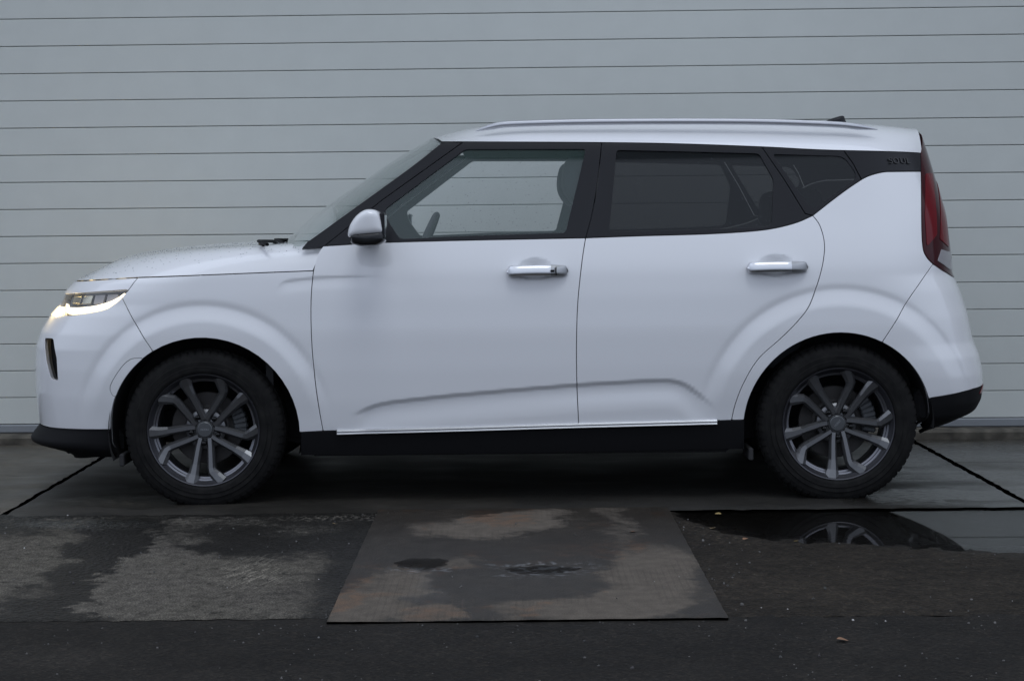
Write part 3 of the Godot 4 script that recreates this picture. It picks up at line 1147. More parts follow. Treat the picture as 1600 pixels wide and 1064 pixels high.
# ------------------------------------------------------------------ the car
func make_car() -> void:
	car = thing("car", "white compact crossover car parked side-on with its daytime lights on", "car")
	var ha := Vector2(-1.272, 0.300)
	var hb := Vector2(1.341, 0.298)
	var door_f := smooth([Vector2(-0.771, 1.061), Vector2(-0.791, 1.030), Vector2(-0.809, 0.961), Vector2(-0.820, 0.839), Vector2(-0.820, 0.682), Vector2(-0.810, 0.524), Vector2(-0.795, 0.391), Vector2(-0.782, 0.301)])
	var belt_f := smooth([Vector2(-0.771, 1.061), Vector2(-0.713, 1.064), Vector2(-0.521, 1.073), Vector2(-0.259, 1.078), Vector2(0.004, 1.081), Vector2(0.306, 1.084)])
	var door_m := smooth([Vector2(0.306, 1.084), Vector2(0.289, 0.985), Vector2(0.271, 0.829), Vector2(0.264, 0.672), Vector2(0.264, 0.514), Vector2(0.271, 0.320)])
	var belt_r := smooth([Vector2(0.306, 1.084), Vector2(0.530, 1.090), Vector2(0.793, 1.095), Vector2(0.977, 1.104), Vector2(1.083, 1.116), Vector2(1.177, 1.139), Vector2(1.244, 1.167)])
	var door_r := smooth([Vector2(1.244, 1.167), Vector2(1.271, 1.125), Vector2(1.286, 1.054), Vector2(1.277, 0.976), Vector2(1.251, 0.885), Vector2(1.216, 0.799), Vector2(1.166, 0.734), Vector2(1.095, 0.664), Vector2(1.009, 0.586), Vector2(0.952, 0.494), Vector2(0.916, 0.401), Vector2(0.901, 0.330)])
	var sill_line := smooth([Vector2(-0.874, 0.297), Vector2(-0.782, 0.301), Vector2(-0.267, 0.311), Vector2(0.271, 0.320), Vector2(0.901, 0.330), Vector2(0.954, 0.331)], 3)
	var hood_seam := smooth([Vector2(-1.538, 0.939), Vector2(-1.308, 0.946), Vector2(-1.045, 0.954), Vector2(-0.809, 0.961)])
	var nose_seam := smooth([Vector2(-1.929, 0.914), Vector2(-1.707, 0.929), Vector2(-1.538, 0.939)])
	var fb := smooth([Vector2(-1.538, 0.939), Vector2(-1.574, 0.889), Vector2(-1.602, 0.858), Vector2(-1.544, 0.754), Vector2(-1.477, 0.649)], 1)
	var quarter_top := smooth([Vector2(1.244, 1.167), Vector2(1.354, 1.248), Vector2(1.437, 1.303), Vector2(1.488, 1.329), Vector2(1.550, 1.344), Vector2(1.608, 1.346), Vector2(1.730, 1.348)])
	var tail_in := smooth([Vector2(1.730, 1.348), Vector2(1.708, 1.155), Vector2(1.704, 1.036), Vector2(1.720, 0.991), Vector2(1.752, 0.961)])
	var tail_top := smooth([Vector2(1.793, 1.530), Vector2(1.741, 1.427), Vector2(1.730, 1.348)], 3)
	var tail_bottom := smooth([Vector2(1.752, 0.961), Vector2(1.799, 0.935), Vector2(1.862, 0.907)], 3)
	var bumper_r := smooth([Vector2(1.752, 0.961), Vector2(1.692, 0.897), Vector2(1.630, 0.823), Vector2(1.574, 0.737), Vector2(1.521, 0.657)])
	var black_r := smooth([Vector2(1.727, 0.414), Vector2(1.831, 0.425), Vector2(1.936, 0.436)], 3)
	var black_f := smooth([Vector2(-1.666, 0.313), Vector2(-1.890, 0.307), Vector2(-1.957, 0.305)], 3)
	var drip := smooth([Vector2(-0.285, 1.488), Vector2(0.008, 1.484), Vector2(0.341, 1.479), Vector2(0.674, 1.471), Vector2(1.046, 1.454), Vector2(1.338, 1.437), Vector2(1.741, 1.427)])
	var ra := 0.392
	var rb := 0.390
	# where the seams meet the arches, as angles
	var af := rad_to_deg((fb[fb.size() - 1] - ha).angle())
	var ar := rad_to_deg((bumper_r[bumper_r.size() - 1] - hb).angle())
	var abr := rad_to_deg((black_r[0] - hb).angle())
	var abf := rad_to_deg((black_f[0] - ha).angle())
	var sill_a := sill_line[0]
	var sill_b := sill_line[sill_line.size() - 1]
	var asf := rad_to_deg((sill_a - ha).angle())
	var asr := rad_to_deg((sill_b - hb).angle())
	if asr < 0.0:
		asr += 360.0

	# front bumper: from the nose seam down to the black valance
	var trim_edge := smooth([Vector2(-1.520, 0.610), Vector2(-1.563, 0.604), Vector2(-1.605, 0.567), Vector2(-1.651, 0.496), Vector2(-1.644, 0.458)], 3)
	var ta := rad_to_deg((trim_edge[trim_edge.size() - 1] - ha).angle())
	var tb := rad_to_deg((trim_edge[0] - ha).angle())
	var trim := join([trim_edge, arc(ha, ra + 0.001, ta, tb, 8)])
	var trim_hole := join([trim_edge, arc(ha, ra - 0.02, ta, tb, 8)])
	var headlight := rounded([Vector2(-1.980, 0.857), Vector2(-1.726, 0.880), Vector2(-1.577, 0.891), Vector2(-1.591, 0.869), Vector2(-1.621, 0.840), Vector2(-1.666, 0.811), Vector2(-1.718, 0.798), Vector2(-1.823, 0.782), Vector2(-1.869, 0.780)], 0.010)
	var vent := rounded([Vector2(-1.974, 0.684), Vector2(-1.919, 0.686), Vector2(-1.898, 0.603), Vector2(-1.894, 0.509), Vector2(-1.933, 0.514), Vector2(-1.958, 0.585)], 0.012)
	var bumper := join([rev(fb), rev(nose_seam), [Vector2(-2.3, 0.905), Vector2(-2.3, 0.305)], rev(black_f), arc(ha, ra, abf, af, 14)])
	var corner := PackedVector2Array([Vector2(-1.879, 0.8135), Vector2(-2.2, 0.806), Vector2(-2.2, 0.774), Vector2(-1.872, 0.776)])
	var grow := Geometry2D.offset_polygon(headlight, 0.002, Geometry2D.JOIN_ROUND)[0]
	var tr := Geometry2D.offset_polygon(trim_hole, 0.0045, Geometry2D.JOIN_ROUND)[0]
	var fbp := pair("front_bumper", skin(bumper, [grow, vent, tr, corner]), M.paint)
	pair("arch_trim", skin(trim, [], 0.0, 0.012, 0.0), M.paint, fbp[0], fbp[1])
	pair("air_intake", skin(Geometry2D.offset_polygon(vent, 0.004)[0], [], -0.030, 0.0, 0.0), M.black_plastic, fbp[0], fbp[1])
	pair("corner_lamp", skin(corner, [], -0.001, 0.012, 0.0012), M.lamp_corner, fbp[0], fbp[1])
	var lights := pair("headlight", skin(headlight, [], -0.002, 0.010, 0.0), M.lens)
	pair("lamp_bowl", skin(Geometry2D.offset_polygon(headlight, 0.003)[0], [], -0.035, 0.0, 0.0), M.gloss_black, lights[0], lights[1])
	pair("light_strip", skin(closed([Vector2(-1.899, 0.831), Vector2(-1.870, 0.818), Vector2(-1.785, 0.821), Vector2(-1.722, 0.828), Vector2(-1.662, 0.842), Vector2(-1.619, 0.863), Vector2(-1.597, 0.878), Vector2(-1.599, 0.866), Vector2(-1.627, 0.845), Vector2(-1.667, 0.824), Vector2(-1.720, 0.810), Vector2(-1.797, 0.800), Vector2(-1.872, 0.797)], 3), [], -0.010, 0.012, 0.0), M.lamp, lights[0], lights[1])
	for k in 4:
		var x := -1.875 + 0.062 * k
		var cell := PackedVector2Array([Vector2(x, 0.835), Vector2(x + 0.045, 0.837), Vector2(x + 0.056, 0.868 + 0.003 * k), Vector2(x + 0.008, 0.866 + 0.003 * k)])
		pair("reflector", skin(cell, [], -0.022, 0.010, 0.0), M.reflector if k < 2 else M.clear_plastic, lights[0], lights[1])

	# fender, doors, quarter, rear bumper
	var fender := join([fb, arc(ha, ra, af, asf, 18), [sill_a], [Vector2(-0.782, 0.301)], rev(door_f).slice(1), rev(hood_seam)])
	var low := PackedVector2Array()
	for p in fender:
		low.append(p)
	# the door line above the hood seam belongs to the hood
	var seam_end := hood_seam[hood_seam.size() - 1]
	var front_edge := PackedVector2Array()
	for p in door_f:
		if p.y < seam_end.y - 0.001:
			front_edge.append(p)
	fender = join([fb, arc(ha, ra, af, asf, 18), [sill_a], rev(front_edge), rev(hood_seam)])
	pair("front_fender", skin(fender), M.paint)
	var sf := PackedVector2Array()
	var sr := PackedVector2Array()
	for p in sill_line:
		if p.x >= -0.783 and p.x <= 0.272:
			sf.append(p)
		if p.x >= 0.270 and p.x <= 0.902:
			sr.append(p)
	var doors_f := pair("front_door", skin(join([door_f, sf, rev(door_m), rev(belt_f)])), M.paint)
	var doors_r := pair("rear_door", skin(join([door_m, sr, rev(door_r), rev(belt_r)])), M.paint)
	var door_low := PackedVector2Array([door_r[door_r.size() - 1]])
	pair("quarter_panel", skin(join([quarter_top, tail_in, bumper_r, arc(hb, rb, ar, asr, 26), [sill_b], door_low, rev(door_r)])), M.paint)
	var rbp := pair("rear_bumper", skin(join([rev(bumper_r), tail_bottom, [Vector2(2.2, 0.80), Vector2(2.2, 0.443)], rev(black_r), arc(hb, rb, abr, ar, 14)])), M.paint)
	pair("reflector", skin(PackedVector2Array([Vector2(1.975, 0.408), Vector2(2.2, 0.405), Vector2(2.2, 0.443), Vector2(2.005, 0.437)]), [], 0.003, 0.006, 0.0), M.red, rbp[0], rbp[1])
	# black lower trims
	var low_f := smooth([Vector2(-1.630, 0.193), Vector2(-1.753, 0.184), Vector2(-1.966, 0.138)], 3)
	pair("front_valance", skin(join([black_f, [Vector2(-2.3, 0.305), Vector2(-2.3, 0.170)], rev(low_f), arc(ha, ra, 197, abf, 6)])), M.black_plastic)
	pair("rear_valance", skin(join([black_r, [Vector2(2.2, 0.443), Vector2(2.2, 0.235), Vector2(1.735, 0.235)], arc(hb, rb, -8, abr, 8)])), M.black_plastic)
	var sill_low := PackedVector2Array([Vector2(0.957, 0.208), Vector2(-0.004, 0.199), Vector2(-0.879, 0.199)])
	var sills := pair("sill", skin(join([sill_line, sill_low]), [], 0.004, 0.03), M.black_plastic)
	# bright strip on the sill
	var strip := [Vector2(-0.724, 0.296), Vector2(-0.267, 0.304), Vector2(0.271, 0.315), Vector2(0.840, 0.324)]
	for side_ in 2:
		var st := start()
		var rows := []
		for p: Vector2 in smooth(strip, 6):
			var z := side(p.x, p.y) + 0.004
			var row := PackedVector3Array()
			for q: Vector2 in [Vector2(0.0115, -0.004), Vector2(0.0105, 0.005), Vector2(0.0035, 0.012), Vector2(-0.0015, 0.009), Vector2(-0.0075, 0.015), Vector2(-0.0115, -0.004)]:
				row.append(Vector3(p.x, p.y + q.x, z + q.y))
			rows.append(row)
		for i in rows.size() - 1:
			for j in 5:
				quad(st, rows[i][j], rows[i + 1][j], rows[i + 1][j + 1], rows[i][j + 1])
		var o := put("bright_strip", st.commit(), M.satin, sills[side_])
		if side_ == 1:
			flip_side(o)

	# greenhouse: black frames with the panes set into them
	var pillar_front := smooth([Vector2(-0.863, 1.061), Vector2(-0.681, 1.191), Vector2(-0.523, 1.304), Vector2(-0.391, 1.400), Vector2(-0.285, 1.485)])
	var pillar_rear := smooth([Vector2(-0.771, 1.061), Vector2(-0.531, 1.247), Vector2(-0.195, 1.486)], 1)
	var frame_m := smooth([Vector2(0.381, 1.477), Vector2(0.358, 1.300), Vector2(0.331, 1.168), Vector2(0.306, 1.084)], 3)
	var frame_q := smooth([Vector2(1.046, 1.454), Vector2(1.132, 1.319), Vector2(1.213, 1.175), Vector2(1.244, 1.167)], 1)
	var cover := smooth([Vector2(1.386, 1.436), Vector2(1.423, 1.380), Vector2(1.454, 1.313)], 2)
	var drip_a := PackedVector2Array()
	var drip_b := PackedVector2Array()
	var drip_c := PackedVector2Array()
	var drip_d := PackedVector2Array()
	for p in drip:
		if p.x > -0.19 and p.x < 0.375:
			drip_a.append(p)
		elif p.x > 0.385 and p.x < 1.04:
			drip_b.append(p)
		elif p.x > 1.05 and p.x < 1.38:
			drip_c.append(p)
		elif p.x > 1.39:
			drip_d.append(p)
	var glass_f := rounded([Vector2(-0.520, 1.210), Vector2(-0.187, 1.456), Vector2(0.316, 1.452), Vector2(0.225, 1.105), Vector2(-0.154, 1.097), Vector2(-0.456, 1.086), Vector2(-0.506, 1.160)], 0.016)
	var glass_r := rounded([Vector2(0.441, 1.447), Vector2(0.752, 1.437), Vector2(1.034, 1.427), Vector2(1.090, 1.317), Vector2(1.074, 1.137), Vector2(1.052, 1.122), Vector2(0.741, 1.112), Vector2(0.401, 1.107)], 0.016)
	var glass_q := rounded([Vector2(1.087, 1.424), Vector2(1.369, 1.413), Vector2(1.395, 1.399), Vector2(1.432, 1.343), Vector2(1.430, 1.316), Vector2(1.242, 1.188)], 0.018)
	pillar_front[0].y -= 0.012
	pillar_rear[0].y -= 0.004
	pair("windscreen_pillar", skin(join([pillar_front, [Vector2(-0.197, 1.485)], rev(pillar_rear)]), [], 0.0, 0.02), M.black_trim)
	var fr := pair("window_frame", skin(join([pillar_rear, drip_a, frame_m, rev(belt_f)]), [glass_f], 0.0, 0.012), M.black_trim, doors_f[0], doors_f[1])
	pair("window_pane", skin(Geometry2D.offset_polygon(glass_f, 0.006)[0], [], -0.006, 0.0, 0.0), M.window, doors_f[0], doors_f[1])
	pair("window_frame", skin(join([rev(frame_m), drip_b, frame_q, rev(belt_r)]), [glass_r], 0.0, 0.012), M.black_trim, doors_r[0], doors_r[1])
	pair("window_pane", skin(Geometry2D.offset_polygon(glass_r, 0.006)[0], [], -0.006, 0.0, 0.0), M.privacy, doors_r[0], doors_r[1])
	rain_on_pane(glass_f, 420, doors_f[0], 3)
	rain_on_pane(glass_r, 260, doors_r[0], 4)
	var qt := PackedVector2Array()
	for p in quarter_top:
		if p.x < 1.452:
			qt.append(p)
	var qw := pair("quarter_window", skin(Geometry2D.offset_polygon(glass_q, 0.006)[0], [], -0.004, 0.0, 0.0), M.privacy)
	pair("window_frame", skin(join([rev(frame_q), drip_c, cover, rev(qt)]), [glass_q], 0.0, 0.012), M.black_trim, qw[0], qw[1])
	var qt2 := PackedVector2Array()
	for p in quarter_top:
		if p.x > 1.46:
			qt2.append(p)
	var pc := pair("pillar_cover", skin(join([rev(cover), drip_d, [Vector2(1.730, 1.348)], rev(qt2)]), [], 0.001, 0.012), M.black_trim)
	# raised name on the rear pillar, near and far side
	for side_ in 2:
		var tm := TextMesh.new()
		tm.text = "SOUL"
		var f := SystemFont.new()
		f.font_names = PackedStringArray(["Droid Sans"])
		f.font_stretch = 150
		tm.font = f
		tm.font_size = 16
		tm.pixel_size = 0.0020
		tm.depth = 0.004
		var o := put("name_badge", tm, M.gloss_black, pc[side_])
		var px := 1.625
		var py := 1.390
		var nn := side_normal(px, py)
		var p := Vector3(px, py, side(px, py)) + nn * 0.003
		if side_ == 1:
			p.z = -1.8 - p.z
			nn.z = -nn.z
		var up := (Vector3.UP - nn * nn.y).normalized()
		o.transform = Transform3D(Basis(up.cross(nn) * 1.5, up, nn), p)

	# tail lights
	var tail := join([tail_top, tail_in, tail_bottom, [Vector2(2.2, 0.80), Vector2(2.2, 1.535)]])
	var tl := pair("taillight", skin(tail, [], 0.001, 0.02), M.red_dark)
	var red_a := PackedVector2Array([Vector2(1.752, 1.339), Vector2(1.797, 1.340), Vector2(1.779, 1.082), Vector2(1.723, 1.035), Vector2(1.724, 1.160)])
	pair("red_lens", skin(rounded([Vector2(1.752, 1.339), Vector2(1.797, 1.340), Vector2(1.779, 1.082), Vector2(1.723, 1.035), Vector2(1.724, 1.160)], 0.012), [], 0.0035, 0.004, 0.0), M.red, tl[0], tl[1])
	pair("red_lens", skin(PackedVector2Array([Vector2(1.852, 1.408), Vector2(1.864, 1.416), Vector2(1.849, 1.029), Vector2(1.796, 1.063)]), [], 0.0035, 0.004, 0.0), M.red, tl[0], tl[1])
	pair("reversing_lens", skin(PackedVector2Array([Vector2(1.80, 1.020), Vector2(1.836, 1.010), Vector2(2.1, 0.985), Vector2(2.1, 0.90), Vector2(1.85, 0.935), Vector2(1.775, 0.975)]), [], 0.0035, 0.004, 0.0), M.clear_plastic, tl[0], tl[1])

	make_top(hood_seam, nose_seam, drip)
	make_ends()
	make_inside()
	make_fittings(doors_f, doors_r)
	make_wheels()
	# the lamps' own light
	for k in 2:
		var l := OmniLight3D.new()
		l.name = "headlight_glow" if k == 0 else "headlight_glow_001"
		l.light_color = Color(1.0, 0.86, 0.58)
		l.light_energy = 0.012
		l.light_size = 0.03
		l.omni_range = 12.0
		l.omni_attenuation = 2.0
		l.shadow_enabled = true
		var lz := side(-1.935, 0.806) + 0.035
		l.position = Vector3(-1.945, 0.806, lz if k == 0 else -1.8 - lz)
		add_child(l)


func flip_side(o: MeshInstance3D) -> void:
	var src := o.mesh.surface_get_arrays(0)
	var s := PanelSkin.new()
	s.v = src[Mesh.ARRAY_VERTEX]
	s.n = src[Mesh.ARRAY_NORMAL]
	var ix = src[Mesh.ARRAY_INDEX]
	if ix:
		var t := PanelSkin.new()
		for i in ix:
			t.add(s.v[i], s.n[i])
		s = t
	o.mesh = s.mesh(true)


func chain_y(c: PackedVector2Array, x: float) -> float:
	for i in c.size() - 1:
		if x <= c[i + 1].x:
			return lerpf(c[i].y, c[i + 1].y, clampf((x - c[i].x) / maxf(1e-5, c[i + 1].x - c[i].x), 0, 1))
	return c[c.size() - 1].y


# both halves of a crowned panel: edge(t) and middle(t) give Vector3 points, p(t) the fullness
func crowned(edge: Callable, middle: Callable, power: Callable, pull: float, nt := 90, nw := 26, leaning := false) -> ArrayMesh:
	var st := start()
	var rows := []
	for i in nt + 1:
		var t := float(i) / nt
		var e: Vector3 = edge.call(t)
		var m: Vector3 = middle.call(t)
		var p: float = power.call(t)
		var row := PackedVector3Array()
		for k in range(-nw, nw + 1):
			var s := 1.0 - absf(k) / nw   # 0 at the edge, 1 in the middle
			var w := pow(s, 1.8)
			var g := 1.0 - pow(1.0 - w, p)
			var z := lerpf(e.z, MID, w)
			var y := lerpf(e.y, m.y, g)
			var lean := 0.40 * maxf(0.0, y - 0.961) * smoothstep(0.75, 1.0, t) if leaning else 0.0
			row.append(Vector3(lerpf(e.x + lean, m.x, pow(w, pull)), y, z if k < 0 else -1.8 - z))
		rows.append(row)
	sheet(st, rows, true)
	return st.commit()


func make_top(hood_seam: PackedVector2Array, nose_seam: PackedVector2Array, drip: PackedVector2Array) -> void:
	var seam := join([nose_seam, hood_seam])
	var hood_mid := smooth([Vector2(-1.953, 0.911), Vector2(-1.904, 0.939), Vector2(-1.860, 0.961), Vector2(-1.759, 1.010), Vector2(-1.572, 1.044), Vector2(-1.342, 1.065), Vector2(-1.156, 1.075)])
	var x0 := seam[0].x + 0.004
	var edge := func(t: float) -> Vector3:
		var x := lerpf(x0, -0.8135, t)
		var y := chain_y(seam, x) + 0.0025
		return Vector3(x, y, side(x, y))
	var mid := func(t: float) -> Vector3:
		var x := lerpf(hood_mid[0].x - 0.005, -1.165, pow(t, 0.9))
		return Vector3(x, chain_y(hood_mid, x), MID)
	put("hood", crowned(edge, mid, func(t: float) -> float: return lerpf(2.5, 22.0, pow(t, 1.6)), 2.6, 90, 26, true), M.paint, car)
	var roof_mid := smooth([Vector2(-0.372, 1.527), Vector2(-0.28, 1.552), Vector2(-0.16, 1.572), Vector2(0.0, 1.585), Vector2(0.5, 1.594), Vector2(1.0, 1.590), Vector2(1.5, 1.572), Vector2(1.80, 1.548)])
	var redge := func(t: float) -> Vector3:
		var x := lerpf(drip[0].x, 1.750, t)
		var y := chain_y(drip, x) + 0.002
		return Vector3(x, y, side(x, y))
	var rmid := func(t: float) -> Vector3:
		var x := lerpf(-0.372, 1.815, t)
		return Vector3(x, chain_y(roof_mid, x), MID)
	put("roof", crowned(redge, rmid, func(t: float) -> float: return lerpf(2.4, 4.6, smoothstep(0.0, 0.2, t)), 1.0), M.paint, car)
	var lining := func(t: float) -> Vector3:
		var e: Vector3 = redge.call(lerpf(0.03, 0.97, t))
		return e + Vector3(0, -0.02, -0.03)
	var lmid := func(t: float) -> Vector3:
		var e: Vector3 = rmid.call(lerpf(0.05, 0.97, t))
		return e + Vector3(0, -0.045, 0)
	put("headliner", crowned(lining, lmid, func(_t: float) -> float: return 4.0, 1.0, 30, 12), M.lining, car)
	rain_on_hood(edge, mid)
	# windscreen
	var pf := smooth([Vector2(-0.863, 1.061), Vector2(-0.681, 1.191), Vector2(-0.523, 1.304), Vector2(-0.391, 1.400), Vector2(-0.285, 1.485)])
	var sm := smooth([Vector2(-1.046, 1.057), Vector2(-0.904, 1.184), Vector2(-0.727, 1.307), Vector2(-0.527, 1.436), Vector2(-0.398, 1.507), Vector2(-0.363, 1.533)])
	var along := func(c: PackedVector2Array, t: float) -> Vector2:
		var f := t * (c.size() - 1)
		var i := mini(int(f), c.size() - 2)
		return c[i].lerp(c[i + 1], f - i)
	var wedge := func(t: float) -> Vector3:
		var p: Vector2 = along.call(pf, t)
		return Vector3(p.x - 0.001, p.y, side(p.x, p.y) - 0.004)
	var wmid := func(t: float) -> Vector3:
		var p: Vector2 = along.call(sm, t)
		return Vector3(p.x, p.y, MID)
	put("windscreen", crowned(wedge, wmid, func(_t: float) -> float: return 2.0, 0.62, 40, 20), M.screen, car)
	# cowl between the hood and the windscreen
	var c0 := func(t: float) -> Vector3:
		return Vector3(lerpf(-0.82, -0.80, t), 1.040, side(-0.82, 1.04) - 0.03)
	var c1 := func(t: float) -> Vector3:
		return Vector3(lerpf(-1.17, -1.00, t), lerpf(1.070, 1.052, t), MID)
	put("cowl", crowned(c0, c1, func(_t: float) -> float: return 6.0, 1.6, 10, 16), M.black_plastic, car)


# beads of rain: small flat domes, one mesh per panel
func bead(st: SurfaceTool, p: Vector3, n: Vector3, r: float) -> void:
	var u := n.cross(Vector3(0.3, 0.2, 0.9)).normalized()
	var v := n.cross(u)
	var top := p + n * r * 0.7
	for k in 6:
		var a := TAU * k / 6
		var b := TAU * (k + 1) / 6
		var d := u * cos(a) + v * sin(a)
		var e := u * cos(b) + v * sin(b)
		quad(st, p + d * r, p + (d * 0.75 + n * 0.5) * r, p + (e * 0.75 + n * 0.5) * r, p + e * r, [(d + n * 0.3).normalized(), (d + n).normalized(), (e + n).normalized(), (e + n * 0.3).normalized()])
		for q in [[top, n], [p + (e * 0.75 + n * 0.5) * r, (e + n).normalized()], [p + (d * 0.75 + n * 0.5) * r, (d + n).normalized()]]:
			st.set_normal(q[1])
			st.set_uv(Vector2.ZERO)
			st.add_vertex(q[0])


func rain_on_hood(edge: Callable, middle: Callable) -> void:
	var rng := RandomNumberGenerator.new()
	rng.seed = 8
	var st := start()
	for i in 600:
		var t := rng.randf_range(0.03, 0.97)
		var w := pow(rng.randf_range(0.15, 1.0), 1.6)
		var e: Vector3 = edge.call(t)
		var m: Vector3 = middle.call(t)
		var g := 1.0 - pow(1.0 - w, lerpf(2.5, 22.0, pow(t, 1.6)))
		bead(st, Vector3(lerpf(e.x, m.x, pow(w, 2.6)), lerpf(e.y, m.y, g) - 0.0004, lerpf(e.z, MID, w)), Vector3(0, 1, 0.15).normalized(), rng.randf_range(0.0014, 0.0036))
	put("rain_beads", st.commit(), M.drop, car).set_meta("kind", "stuff")


func rain_on_pane(pane: PackedVector2Array, count: int, host: Node, seed_: int) -> void:
	var rng := RandomNumberGenerator.new()
	rng.seed = seed_
	var st := start()
	var lo := Vector2(9, 9)
	var hi := Vector2(-9, -9)
	for p in pane:
		lo = lo.min(p)
		hi = hi.max(p)
	for i in count:
		var p := Vector2(rng.randf_range(lo.x, hi.x), lerpf(lo.y, hi.y, pow(rng.randf(), 1.7)))
		if not Geometry2D.is_point_in_polygon(p, pane):
			continue
		var nn := side_normal(p.x, p.y)
		bead(st, Vector3(p.x, p.y, side(p.x, p.y)) - nn * 0.0062, nn, rng.randf_range(0.0010, 0.0026))
	put("rain_beads", st.commit(), M.drop, host).set_meta("kind", "stuff")


# nose and tail faces between the two rounded corners
func end_face(y0: float, y1: float, front: bool, out := 0.0, z0 := 0.0, bow := 0.030, n := 14) -> ArrayMesh:
	var st := start()
	var rows := []
	for i in n + 1:
		var y := lerpf(y0, y1, float(i) / n)
		var x := front_x(y) + 0.0003 if front else rear_x(y) - 0.0003
		var ze := side(x, y) + 0.001 - z0
		var row := PackedVector3Array()
		for k in 25:
			var z := lerpf(ze, -1.8 - ze, k / 24.0)
			var w := (z - MID) / maxf(0.01, ze - MID)
			var b := (bow * (1.0 - w * w) + out) * (-1.0 if front else 1.0)
			row.append(Vector3(x + b, y, z))
		rows.append(row)
	sheet(st, rows, not front)
	return st.commit()


func make_ends() -> void:
	put("nose_panel", end_face(0.862, 0.918, true), M.paint, car)
	put("front_grille", end_face(0.800, 0.862, true), M.gloss_black, car)
	put("bumper_face", end_face(0.600, 0.800, true), M.paint, car)
	var lower := put("lower_grille", end_face(0.305, 0.600, true), M.black_plastic, car)
	for k in 5:
		put("grille_bar", end_face(0.345 + 0.05 * k, 0.360 + 0.05 * k, true, 0.008, 0.05, 0.03, 2), M.black_trim, lower)
	put("front_lip", end_face(0.170, 0.305, true), M.black_plastic, car)
	put("rear_lip", end_face(0.285, 0.443, false), M.black_plastic, car)
	put("bumper_face", end_face(0.443, 0.640, false), M.paint, car)
	var gate := put("tailgate", end_face(0.644, 1.530, false), M.paint, car)
	put("rear_window", end_face(1.060, 1.420, false, 0.004, 0.03), M.privacy, gate)
	put("handle_trim", end_face(0.900, 0.945, false, 0.006, 0.25, 0.03, 3), M.satin, gate)
	put("roof_spoiler", end_face(1.495, 1.528, false, 0.006, 0.10, 0.03, 4), M.paint, gate)


